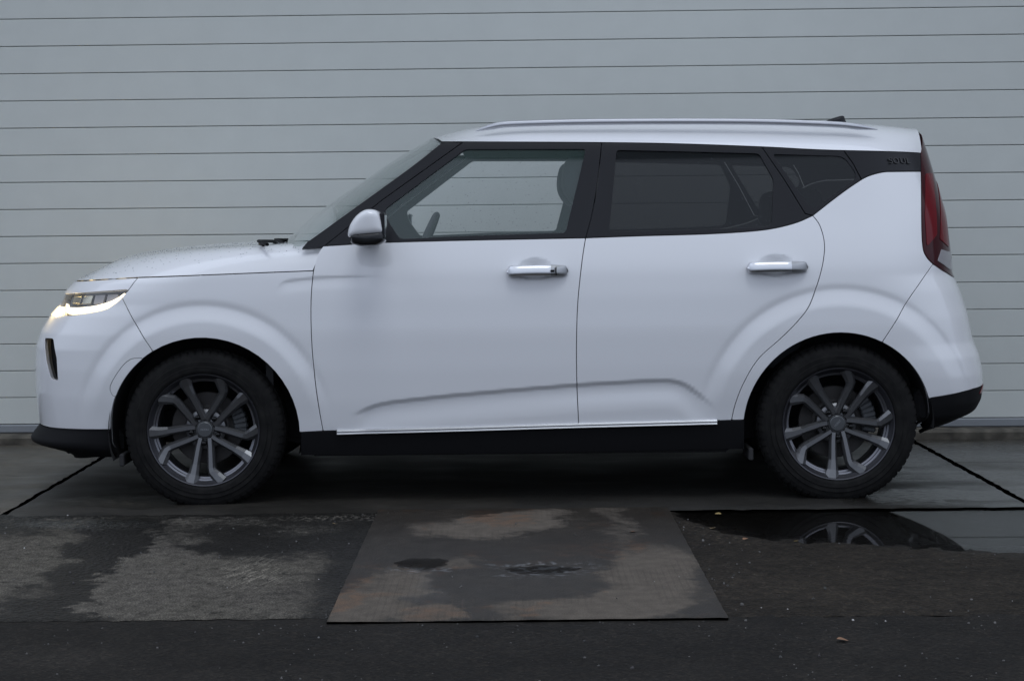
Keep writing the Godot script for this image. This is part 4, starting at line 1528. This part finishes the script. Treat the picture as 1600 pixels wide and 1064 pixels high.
func make_inside() -> void:
	# the primed inner body behind the outer panels
	var o := end_outline()
	var zone := PackedVector2Array([Vector2(-2.3, 0.20), Vector2(2.3, 0.20), Vector2(2.3, 0.93), Vector2(1.30, 0.93), Vector2(1.24, 1.06), Vector2(-0.75, 1.04), Vector2(-0.83, 0.93), Vector2(-2.3, 0.885)])
	var wa := arc(Vector2(-1.272, 0.300), 0.402, 0, 360, 48)
	var wb := arc(Vector2(1.341, 0.298), 0.400, 0, 360, 48)
	var lower := zone
	for w in [wa, wb]:
		var c := Geometry2D.clip_polygons(lower, w)
		var best: PackedVector2Array = c[0]
		for q in c:
			if absf(area(q)) > absf(area(best)):
				best = q
		lower = best
	var light := Geometry2D.offset_polygon(rounded([Vector2(-1.980, 0.857), Vector2(-1.726, 0.880), Vector2(-1.577, 0.891), Vector2(-1.591, 0.869), Vector2(-1.621, 0.840), Vector2(-1.666, 0.811), Vector2(-1.718, 0.798), Vector2(-1.823, 0.782), Vector2(-1.869, 0.780)], 0.01), 0.004)[0]
	var vent := Geometry2D.offset_polygon(rounded([Vector2(-1.974, 0.684), Vector2(-1.919, 0.686), Vector2(-1.898, 0.603), Vector2(-1.894, 0.509), Vector2(-1.933, 0.514), Vector2(-1.958, 0.585)], 0.01), 0.004)[0]
	pair("body_shell", skin(lower, [light, vent], -0.040, 0.0, 0.0), M.primer)
	# floor, wheel houses, bulkheads
	var st := start()
	bevel_box(st, Transform3D(Basis(), Vector3(0.03, 0.24, MID)), Vector3(1.75, 0.10, 1.62), 0.02)
	bevel_box(st, Transform3D(Basis(), Vector3(-1.27, 0.30, MID)), Vector3(0.9, 0.16, 1.05), 0.02)
	bevel_box(st, Transform3D(Basis(), Vector3(1.32, 0.36, MID)), Vector3(0.66, 0.14, 1.05), 0.02)
	bevel_box(st, Transform3D(Basis(), Vector3(-1.78, 0.24, MID)), Vector3(0.26, 0.10, 1.30), 0.02)
	bevel_box(st, Transform3D(Basis(), Vector3(1.775, 0.365, MID)), Vector3(0.17, 0.135, 1.40), 0.02)
	put("floor_pan", st.commit(), M.liner, car)
	for c: Vector2 in [Vector2(-1.272, 0.300), Vector2(1.341, 0.298)]:
		for far in 2:
			st = start()
			var rows := []
			for zz: float in [-0.055, -0.38]:
				var row := PackedVector3Array()
				for k in 37:
					var a := deg_to_rad(lerpf(-14.0 if c.x < 0.0 else -2.0, 197.0 if c.x < 0.0 else 194.0, k / 36.0))
					row.append(Vector3(c.x + cos(a) * 0.398, c.y + sin(a) * 0.398, zz))
				rows.append(row)
			sheet(st, rows)
			for k in 36:
				tri(st, Vector3(c.x, c.y, -0.38), rows[1][k], rows[1][k + 1])
			var h := put("wheel_house", st.commit(), M.liner, car)
			if far:
				flip_side(h)
	# bulkhead and dashboard: extruded outlines
	extrude("dashboard", [Vector2(-0.98, 0.60), Vector2(-0.98, 1.03), Vector2(-0.84, 1.045), Vector2(-0.64, 1.02), Vector2(-0.52, 1.01), Vector2(-0.48, 0.97), Vector2(-0.46, 0.85), Vector2(-0.60, 0.60)], -0.10, -1.70, M.dash)
	extrude("bulkhead", [Vector2(-1.02, 0.25), Vector2(-1.02, 0.93), Vector2(-0.99, 0.93), Vector2(-0.99, 0.25)], -0.10, -1.70, M.liner)
	# seats
	for far in 2:
		var zc := -0.50 if far == 0 else -1.30
		st = start()
		puff(st, closed([Vector2(-0.20, 0.58), Vector2(0.24, 0.56), Vector2(0.27, 0.66), Vector2(0.10, 0.70), Vector2(-0.18, 0.72)]), zc, 0.26, 0.26, 5.0)
		var seat := put("front_seat", st.commit(), M.cloth, car)
		st = start()
		puff(st, closed([Vector2(0.16, 0.66), Vector2(0.28, 0.62), Vector2(0.40, 1.05), Vector2(0.41, 1.20), Vector2(0.36, 1.23), Vector2(0.29, 1.18), Vector2(0.24, 1.0)]), zc, 0.25, 0.25, 4.0)
		put("backrest", st.commit(), M.cloth, seat)
		st = start()
		puff(st, closed([Vector2(0.222, 1.30), Vector2(0.232, 1.40), Vector2(0.275, 1.432), Vector2(0.34, 1.42), Vector2(0.365, 1.32), Vector2(0.34, 1.23), Vector2(0.27, 1.225)]), zc, 0.14, 0.14, 3.5)
		put("headrest", st.commit(), M.cloth, seat)
		for s: float in [-0.06, 0.06]:
			st = start()
			tube(st, [Vector3(0.34, 1.16, zc + s), Vector3(0.31, 1.26, zc + s)], 0.014, 0.014, 8)
			put("post", st.commit(), M.steel, seat)
	extrude("rear_bench", [Vector2(0.70, 0.55), Vector2(1.15, 0.53), Vector2(1.20, 0.60), Vector2(1.33, 1.08), Vector2(1.27, 1.12), Vector2(1.16, 1.06), Vector2(1.05, 0.72), Vector2(0.72, 0.70)], -0.20, -1.60, M.cloth)
	for zc: float in [-0.42, -1.38]:
		st = start()
		puff(st, closed([Vector2(1.20, 1.14), Vector2(1.21, 1.26), Vector2(1.26, 1.285), Vector2(1.32, 1.26), Vector2(1.33, 1.14), Vector2(1.27, 1.11)]), zc, 0.13, 0.13, 3.5)
		put("rear_headrest", st.commit(), M.cloth, car)
	# steering wheel and column, on the near side
	st = start()
	var centre := Vector3(-0.395, 1.02, -0.50)
	var tilt := Basis(Vector3.BACK, deg_to_rad(-24)) * Basis(Vector3.UP, deg_to_rad(90))
	var pts := []
	for k in 41:
		var a := TAU * k / 40
		pts.append(centre + tilt * Vector3(cos(a) * 0.18, sin(a) * 0.18, 0))
	tube(st, pts, 0.030, 0.030, 10)
	var wheel := put("steering_wheel", st.commit(), M.cloth, car)
	put("hub", box_mesh(Vector3(0.11, 0.10, 0.05), 0.02, Transform3D(tilt, centre)), M.cloth, wheel)
	for a: float in [0.0, PI, -PI / 2]:
		st = start()
		tube(st, [centre + tilt * Vector3(cos(a) * 0.04, sin(a) * 0.04, 0), centre + tilt * Vector3(cos(a) * 0.175, sin(a) * 0.175, 0)], 0.03, 0.016, 8)
		put("wheel_spoke", st.commit(), M.cloth, wheel)
	# inner window surrounds of both sides, seen through the panes
	st = start()


func extrude(called: String, outline: Array, z0: float, z1: float, mat: Material) -> MeshInstance3D:
	var p := rounded(outline, 0.03)
	if Geometry2D.is_polygon_clockwise(p):
		p.reverse()
	var st := start()
	for i in p.size():
		var a := p[i]
		var b := p[(i + 1) % p.size()]
		quad(st, Vector3(a.x, a.y, z1), Vector3(b.x, b.y, z1), Vector3(b.x, b.y, z0), Vector3(a.x, a.y, z0))
	var t := Geometry2D.triangulate_polygon(p)
	for k in range(0, t.size(), 3):
		var q := [p[t[k]], p[t[k + 1]], p[t[k + 2]]]
		if (q[1] - q[0]).cross(q[2] - q[0]) > 0:
			q.reverse()
		tri(st, Vector3(q[0].x, q[0].y, z0), Vector3(q[1].x, q[1].y, z0), Vector3(q[2].x, q[2].y, z0))
		tri(st, Vector3(q[0].x, q[0].y, z1), Vector3(q[2].x, q[2].y, z1), Vector3(q[1].x, q[1].y, z1))
	return put(called, st.commit(), mat, car)


func make_fittings(doors_f: Array, doors_r: Array) -> void:
	# door handles: a bright bar on two feet over a hollow
	var at := [Vector2(0.107, 0.951), Vector2(1.088, 0.957)]
	for d in 2:
		for far in 2:
			var c: Vector2 = at[d]
			var st := start()
			var rows := []
			var n := 28
			for i in n + 1:
				var t := float(i) / n
				var x := c.x + lerpf(-0.126, 0.126, t)
				var y := c.y + (0.004 if d == 0 else 0.003) * sin(PI * t)
				var zb_ := side(x, c.y - 0.07)
				var h := 0.0215 * pow(maxf(0.0, 1.0 - pow(absf(2.0 * t - 1.0), 18.0)), 0.5) + 0.0015
				var o := 0.040 - 0.020 * pow(absf(2.0 * t - 1.0), 8.0)
				if t > 0.66:
					o -= 0.022 * (t - 0.66) / 0.34
				var row := PackedVector3Array()
				for q: Vector2 in [Vector2(-0.6, -0.35), Vector2(-1, 0.1), Vector2(-0.97, 0.75), Vector2(-0.85, 0.97), Vector2(-0.3, 0.98), Vector2(0.35, 0.90), Vector2(0.86, 0.76), Vector2(1, 0.50), Vector2(1, 0.1), Vector2(0.6, -0.35)]:
					row.append(Vector3(x, y + q.x * h, zb_ + o * q.y + (0.004 if q.y < 0 else 0.0)))
				rows.append(row)
			sheet(st, rows.slice(0, 21))
			var host: Node = doors_f[far] if d == 0 else doors_r[far]
			var hd := put("door_handle", st.commit(), M.handle, host)
			st = start()
			sheet(st, rows.slice(20))
			var end := put("handle_end", st.commit(), M.handle_end, host)
			if far:
				flip_side(hd)
				flip_side(end)
			if d == 0:
				st = start()
				bevel_box(st, Transform3D(Basis(), Vector3(c.x + 0.061, c.y + 0.002, side(c.x, c.y - 0.07) + 0.0385)), Vector3(0.016, 0.009, 0.004), 0.001)
				var s := put("touch_sensor", st.commit(), M.gloss_black, host)
				if far:
					flip_side(s)
				st = start()
				bevel_box(st, Transform3D(Basis(), Vector3(c.x + 0.0755, c.y + 0.001, side(c.x, c.y - 0.07) + 0.022)), Vector3(0.0028, 0.035, 0.032), 0.001)
				var g := put("key_cap_joint", st.commit(), M.black_plastic, host)
				if far:
					flip_side(g)
	# door mirrors
	for far in 2:
		var st := start()
		puff(st, rounded([Vector2(-0.656, 1.095), Vector2(-0.645, 1.146), Vector2(-0.616, 1.187), Vector2(-0.580, 1.210), Vector2(-0.544, 1.209), Vector2(-0.519, 1.196), Vector2(-0.507, 1.145), Vector2(-0.502, 1.109)], 0.02), 0.10, 0.090, 0.085, 4.6, 14)
		var mir := put("wing_mirror", st.commit(), M.paint, car)
		st = start()
		puff(st, rounded([Vector2(-0.645, 1.106), Vector2(-0.636, 1.116), Vector2(-0.504, 1.122), Vector2(-0.499, 1.10), Vector2(-0.500, 1.080), Vector2(-0.530, 1.062), Vector2(-0.600, 1.060), Vector2(-0.640, 1.072)], 0.012), 0.10, 0.090, 0.09, 4.5, 14)
		var lowp := put("mirror_base", st.commit(), M.gloss_black, mir)
		st = start()
		bevel_box(st, Transform3D(Basis(), Vector3(-0.512, 1.143, 0.10)), Vector3(0.020, 0.108, 0.150), 0.008)
		var bez := put("mirror_bezel", st.commit(), M.black_trim, mir)
		st = start()
		bevel_box(st, Transform3D(Basis(), Vector3(-0.5035, 1.145, 0.10)), Vector3(0.004, 0.080, 0.120), 0.001)
		var gl := put("mirror_glass", st.commit(), M.chrome, mir)
		st = start()
		tube(st, [Vector3(-0.60, 1.095, 0.06), Vector3(-0.59, 1.085, 0.0), Vector3(-0.57, 1.080, -0.09)], 0.08, 0.030, 12)
		var arm := put("mirror_arm", st.commit(), M.black_trim, mir)
		if far:
			for o in [mir, lowp, bez, gl, arm]:
				flip_side(o)
	# roof rails
	for far in 2:
		var st := start()
		var pts := []
		for p: Vector2 in smooth([Vector2(-0.147, 1.538), Vector2(-0.072, 1.558), Vector2(0.009, 1.567), Vector2(0.277, 1.572), Vector2(0.546, 1.572), Vector2(0.815, 1.570), Vector2(1.084, 1.565), Vector2(1.352, 1.553), Vector2(1.460, 1.542), Vector2(1.546, 1.529)], 5):
			pts.append(Vector3(p.x, p.y - 0.005, -0.262 - 0.01 * absf(p.x - 0.7)))
		tube(st, pts, 0.030, 0.026, 12, 5.0, 0.7)
		var r := put("roof_rail", st.commit(), M.silver, car)
		if far:
			flip_side(r)
	# shark fin on the roof
	var st := start()
	puff(st, closed([Vector2(1.405, 1.575), Vector2(1.44, 1.598), Vector2(1.48, 1.612), Vector2(1.512, 1.618), Vector2(1.521, 1.60), Vector2(1.523, 1.57)], 3), MID, 0.022, 0.022, 2.0, 6)
	put("roof_aerial", st.commit(), M.black_trim, car)
	# wiper arms and blades lying on the cowl
	for k in 2:
		st = start()
		var z0 := -0.42 - 0.55 * k
		tube(st, [Vector3(-1.00, 1.050, z0 - 0.12), Vector3(-1.02, 1.080, z0 + 0.02), Vector3(-1.05, 1.083, z0 + 0.25), Vector3(-1.00, 1.070, z0 + 0.36)], 0.016, 0.014, 8)
		var w := put("wiper", st.commit(), M.black_plastic, car)
		st = start()
		tube(st, [Vector3(-1.10, 1.066, z0 - 0.25), Vector3(-1.08, 1.070, z0), Vector3(-1.03, 1.070, z0 + 0.25)], 0.012, 0.020, 8)
		put("blade", st.commit(), M.rubber, w)
		put("pivot_cap", box_mesh(Vector3(0.045, 0.03, 0.045), 0.01, Transform3D(Basis(), Vector3(-1.00, 1.056, z0 - 0.12))), M.black_plastic, w)
	# air deflectors ahead of the wheels
	for x: float in [-1.62, 0.985]:
		for z: float in [-0.17, -1.63]:
			put("air_deflector", box_mesh(Vector3(0.02, 0.05, 0.20), 0.004, Transform3D(Basis(), Vector3(x, 0.185, z))), M.liner, car)


# ------------------------------------------------------------------ wheels
func spoke(path: Array, widths: Array, tops: Array) -> ArrayMesh:
	var st := start()
	var rows := []
	var n := path.size()
	for i in n:
		var c: Vector2 = path[i]
		var d: Vector2 = (path[mini(i + 1, n - 1)] - path[maxi(i - 1, 0)]).normalized()
		var l := Vector2(-d.y, d.x)
		var w: float = widths[i]
		var zt: float = tops[i]
		var row := []
		for q: Vector2 in [Vector2(-1.0, -0.034), Vector2(-1.0, -0.012), Vector2(-0.48, 0.0), Vector2(0.48, 0.0), Vector2(1.0, -0.012), Vector2(1.0, -0.034)]:
			var p := c + l * (w * q.x)
			row.append(Vector3(p.x, p.y, zt + q.y))
		rows.append(row)
	for i in n - 1:
		for j in 5:
			quad(st, rows[i][j], rows[i + 1][j], rows[i + 1][j + 1], rows[i][j + 1])
	return st.commit()


func polar(r: float, a: float) -> Vector2:
	return Vector2(cos(deg_to_rad(a)), sin(deg_to_rad(a))) * r


func make_wheels() -> void:
	# local frame: axle along z, outer face towards +z, z = 0 at the tyre's outermost bulge
	var st := start()
	var prof := []
	for p: Vector2 in [Vector2(-0.030, 0.222), Vector2(-0.014, 0.231), Vector2(-0.006, 0.236), Vector2(-0.0015, 0.245), Vector2(0.0, 0.262), Vector2(-0.0035, 0.264), Vector2(-0.003, 0.281), Vector2(-0.007, 0.284), Vector2(-0.011, 0.300), Vector2(-0.019, 0.315), Vector2(-0.030, 0.3235), Vector2(-0.040, 0.3275), Vector2(-0.060, 0.331), Vector2(-0.062, 0.324), Vector2(-0.070, 0.324), Vector2(-0.072, 0.332), Vector2(-0.108, 0.333), Vector2(-0.110, 0.325), Vector2(-0.118, 0.325), Vector2(-0.120, 0.333), Vector2(-0.156, 0.332), Vector2(-0.158, 0.324), Vector2(-0.166, 0.324), Vector2(-0.168, 0.331), Vector2(-0.190, 0.327), Vector2(-0.212, 0.315), Vector2(-0.224, 0.295), Vector2(-0.228, 0.260), Vector2(-0.222, 0.236), Vector2(-0.20, 0.222)]:
		prof.append(p)
	var lug := func(j: int, k: int, r: float) -> float:
		if j >= 9 and j <= 12:
			return r - (0.007 if k % 5 == 0 else 0.0)
		if (j >= 15 and j <= 16) or (j >= 19 and j <= 20):
			return r - (0.005 if (k + j) % 6 == 0 else 0.0)
		return r
	lathe(st, prof, 320, true, lug)
	var tyre := st.commit()
	tyre = flatten(tyre, -0.3105)
	st = start()
	lathe(st, [Vector2(-0.030, 0.212), Vector2(-0.016, 0.222), Vector2(-0.009, 0.2265), Vector2(-0.007, 0.2305), Vector2(-0.010, 0.2335), Vector2(-0.022, 0.230)], 96)
	var lip := st.commit()
	st = start()
	lathe(st, [Vector2(-0.21, 0.222), Vector2(-0.20, 0.205), Vector2(-0.12, 0.198), Vector2(-0.062, 0.199), Vector2(-0.060, 0.206), Vector2(-0.045, 0.207), Vector2(-0.043, 0.213), Vector2(-0.030, 0.2135)], 96)
	var barrel := st.commit()
	# spokes: five straight, five with a kink, as on a directional wheel
	var straight := spoke([polar(0.040, 97), polar(0.075, 104), polar(0.150, 110), polar(0.190, 111.0), polar(0.226, 110.5)], [0.0150, 0.0150, 0.0172, 0.0225, 0.0300], [-0.046, -0.041, -0.030, -0.022, -0.0115])
	var bent := spoke([polar(0.040, 80), polar(0.075, 70), polar(0.160, 62.5), polar(0.176, 63.0), polar(0.196, 67.0), polar(0.226, 72.0)], [0.0150, 0.0150, 0.0172, 0.0195, 0.0225, 0.0265], [-0.046, -0.041, -0.029, -0.025, -0.020, -0.0115])
	st = start()
	lathe(st, [Vector2(-0.10, 0.085), Vector2(-0.066, 0.082), Vector2(-0.060, 0.072), Vector2(-0.056, 0.040), Vector2(-0.046, 0.0365), Vector2(-0.046, 0.034), Vector2(-0.050, 0.033), Vector2(-0.050, 0.0)], 48)
	var hub := st.commit()
	st = start()
	lathe(st, [Vector2(-0.048, 0.0325), Vector2(-0.040, 0.032), Vector2(-0.0375, 0.0285), Vector2(-0.0370, 0.0)], 40)
	var cap := st.commit()
	st = start()
	lathe(st, [Vector2(-0.075, 0.0115), Vector2(-0.044, 0.0110), Vector2(-0.039, 0.0085), Vector2(-0.037, 0.0045), Vector2(-0.0365, 0.0)], 14)
	var nut := st.commit()
	st = start()
	lathe(st, [Vector2(-0.135, 0.150), Vector2(-0.115, 0.150), Vector2(-0.113, 0.147), Vector2(-0.113, 0.095), Vector2(-0.105, 0.080), Vector2(-0.100, 0.05)], 64)
	var disc := st.commit()
	st = start()
	for k in 7:   # a curved caliper out of short blocks
		var a := deg_to_rad(-12.0 + 8.0 * k)
		bevel_box(st, Transform3D(Basis(Vector3.BACK, a), Vector3(cos(a) * 0.142, sin(a) * 0.142, -0.108)), Vector3(0.058, 0.024, 0.050), 0.006)
	var caliper := st.commit()
	var name_ := TextMesh.new()
	name_.text = "DEZENT"
	var f := SystemFont.new()
	f.font_names = PackedStringArray(["Droid Sans"])
	name_.font = f
	name_.font_size = 16
	name_.pixel_size = 0.00062
	name_.depth = 0.0006
	var spots := [[Vector3(-1.272, 0.3105, -0.020), 0.0, 0.0], [Vector3(1.341, 0.3105, -0.024), 0.0, 9.0], [Vector3(-1.272, 0.3105, -1.780), 180.0, 20.0], [Vector3(1.341, 0.3105, -1.776), 180.0, -30.0]]
	for s in spots:
		var w := put("wheel", null, null, car)
		w.mesh = tyre
		w.material_override = M.rubber
		w.position = s[0]
		w.rotation_degrees.y = s[1]
		var turn: float = s[2]
		put("rim_lip", lip, M.alloy_lip, w)
		put("rim_barrel", barrel, M.alloy_inner, w)
		put("hub", hub, M.alloy, w)
		var c := put("hub_cap", cap, M.cap, w)
		c.rotation_degrees.z = turn * 5.5 if s[1] == 0.0 else turn
		var nm := put("lettering", name_, M.cap_print, w)
		nm.position.z = -0.0366
		nm.rotation_degrees.z = c.rotation_degrees.z
		for k in 5:
			for pair_ in [straight, bent]:
				var o := put("spoke", pair_, M.alloy, w)
				o.rotation_degrees.z = turn - 72.0 * k
			var nt := put("lug_nut", nut, M.nut, w)
			var q := polar(0.0575, 121.0 + turn - 72.0 * k)
			nt.position = Vector3(q.x, q.y, 0)
		put("brake_disc", disc, M.disc, w)
		put("brake_caliper", caliper, M.cap, w)
	car.set_meta("label", "white compact crossover car parked side-on with its daytime lights on")


func flatten(mesh: ArrayMesh, floor_y: float) -> ArrayMesh:
	var a := mesh.surface_get_arrays(0)
	var v: PackedVector3Array = a[Mesh.ARRAY_VERTEX]
	for i in v.size():
		if v[i].y < floor_y:
			v[i].y = floor_y + (v[i].y - floor_y) * 0.02
	a[Mesh.ARRAY_VERTEX] = v
	var m := ArrayMesh.new()
	m.add_surface_from_arrays(Mesh.PRIMITIVE_TRIANGLES, a)
	return m

# ------------------------------------------------------------------ small things on the ground
func leaf_mesh(seed_: int) -> ArrayMesh:
	var rng := RandomNumberGenerator.new()
	rng.seed = seed_
	var st := start()
	var n := 8
	var rows := []
	for i in n + 1:
		var t := float(i) / n
		var w := sin(PI * pow(t, 0.8)) * (0.42 + 0.08 * rng.randf())
		var row := PackedVector3Array()
		for k in [-1.0, 0.0, 1.0]:
			row.append(Vector3(t - 0.5, 0.10 * absf(k) * w + 0.10 * sin(t * 3.0 + seed_) + 0.03, k * w))
		rows.append(row)
	sheet(st, rows)
	return st.commit()


func make_small_things() -> void:
	var meshes := [leaf_mesh(1), leaf_mesh(4), leaf_mesh(9)]
	var tones := [Color(0.20, 0.105, 0.055), Color(0.26, 0.19, 0.07), Color(0.17, 0.12, 0.06)]
	var where := [[0.90, 2.51, 0.034, "brown fallen leaf alone on the dark asphalt at the front right"],
		[0.81, 0.27, 0.028, "small yellowish leaf at the far edge of the puddle by the slab joint"],
		[0.75, 0.61, 0.026, "small leaf at the near left rim of the puddle"],
		[0.84, 0.87, 0.024, "small brown leaf on the wet grit just in front of the puddle"],
		[1.02, 0.92, 0.024, "small leaf on the puddle's near edge below the rear wheel"],
		[-0.69, 0.46, 0.022, "small yellow leaf left of the plate behind the front wheel"],
		[0.44, 0.75, 0.024, "small pale leaf on the right part of the rusty plate"]]
	for i in where.size():
		var w: Array = where[i]
		var m := plain(tones[i % 3], 0.7)
		m.cull_mode = BaseMaterial3D.CULL_DISABLED
		var o := put("fallen_leaf", meshes[i % 3], m)
		var p := Vector2(w[0], w[1])
		var y := 0.0
		if p.x > 0.62:
			y = maxf(level_right(p), -0.0068) if p.y < 2.1 else 0.0
		elif p.x > -0.54:
			y = plate_level(p)
		o.transform = Transform3D(Basis(Vector3.UP, 1.3 * i).scaled(Vector3.ONE * float(w[2])), Vector3(p.x, y + 0.001, p.y))
		tag(o, w[3], "leaf", "fallen leaves")
	# chips of stone scattered on the yard
	var rng := RandomNumberGenerator.new()
	rng.seed = 77
	var st := start()
	for i in 3600:
		var p := Vector2(rng.randf_range(-2.2, 2.3), rng.randf_range(0.2, 3.3))
		var near_edge := exp(-pow((p.y - 2.26) / 0.10, 2.0)) * (1.0 if p.x > -0.6 else 0.4) + exp(-pow((p.x - 0.70) / 0.06, 2.0)) * 0.8 + exp(-pow((p.x + 0.60) / 0.05, 2.0)) * 0.6
		if rng.randf() > 0.30 + near_edge:
			continue
		if p.y < 2.16 and p.x > 0.7 and hollow(p) > 0.25:
			continue
		var y := 0.0
		if p.y > 2.17:
			y = -0.004
		elif p.x > 0.63:
			y = level_right(p)
		elif p.x > -0.54:
			if rng.randf() < 0.75:
				continue
			y = plate_level(p)
		var s := lerpf(0.0009, 0.0042, pow(rng.randf(), 2.5)) * (1.6 if rng.randf() < 0.06 else 1.0)
		var t := Transform3D(Basis.from_euler(Vector3(rng.randf() * 6.0, rng.randf() * 6.0, rng.randf() * 6.0)), Vector3(p.x, y + s * 0.4, p.y))
		var v := rng.randf_range(0.02, 0.14) if rng.randf() > 0.05 else 0.38
		st.set_color(Color(v, v * 0.97, v * 0.92))
		bevel_box(st, t, Vector3(s * 2.0, s * 1.3, s * 1.6), s * 0.5)
	var mg := StandardMaterial3D.new()
	mg.vertex_color_use_as_albedo = true
	mg.roughness = 0.8
	var grit := put("gravel", st.commit(), mg)
	tag(grit, "loose stone chips scattered over the wet yard in front of the car", "gravel")
	grit.set_meta("kind", "stuff")
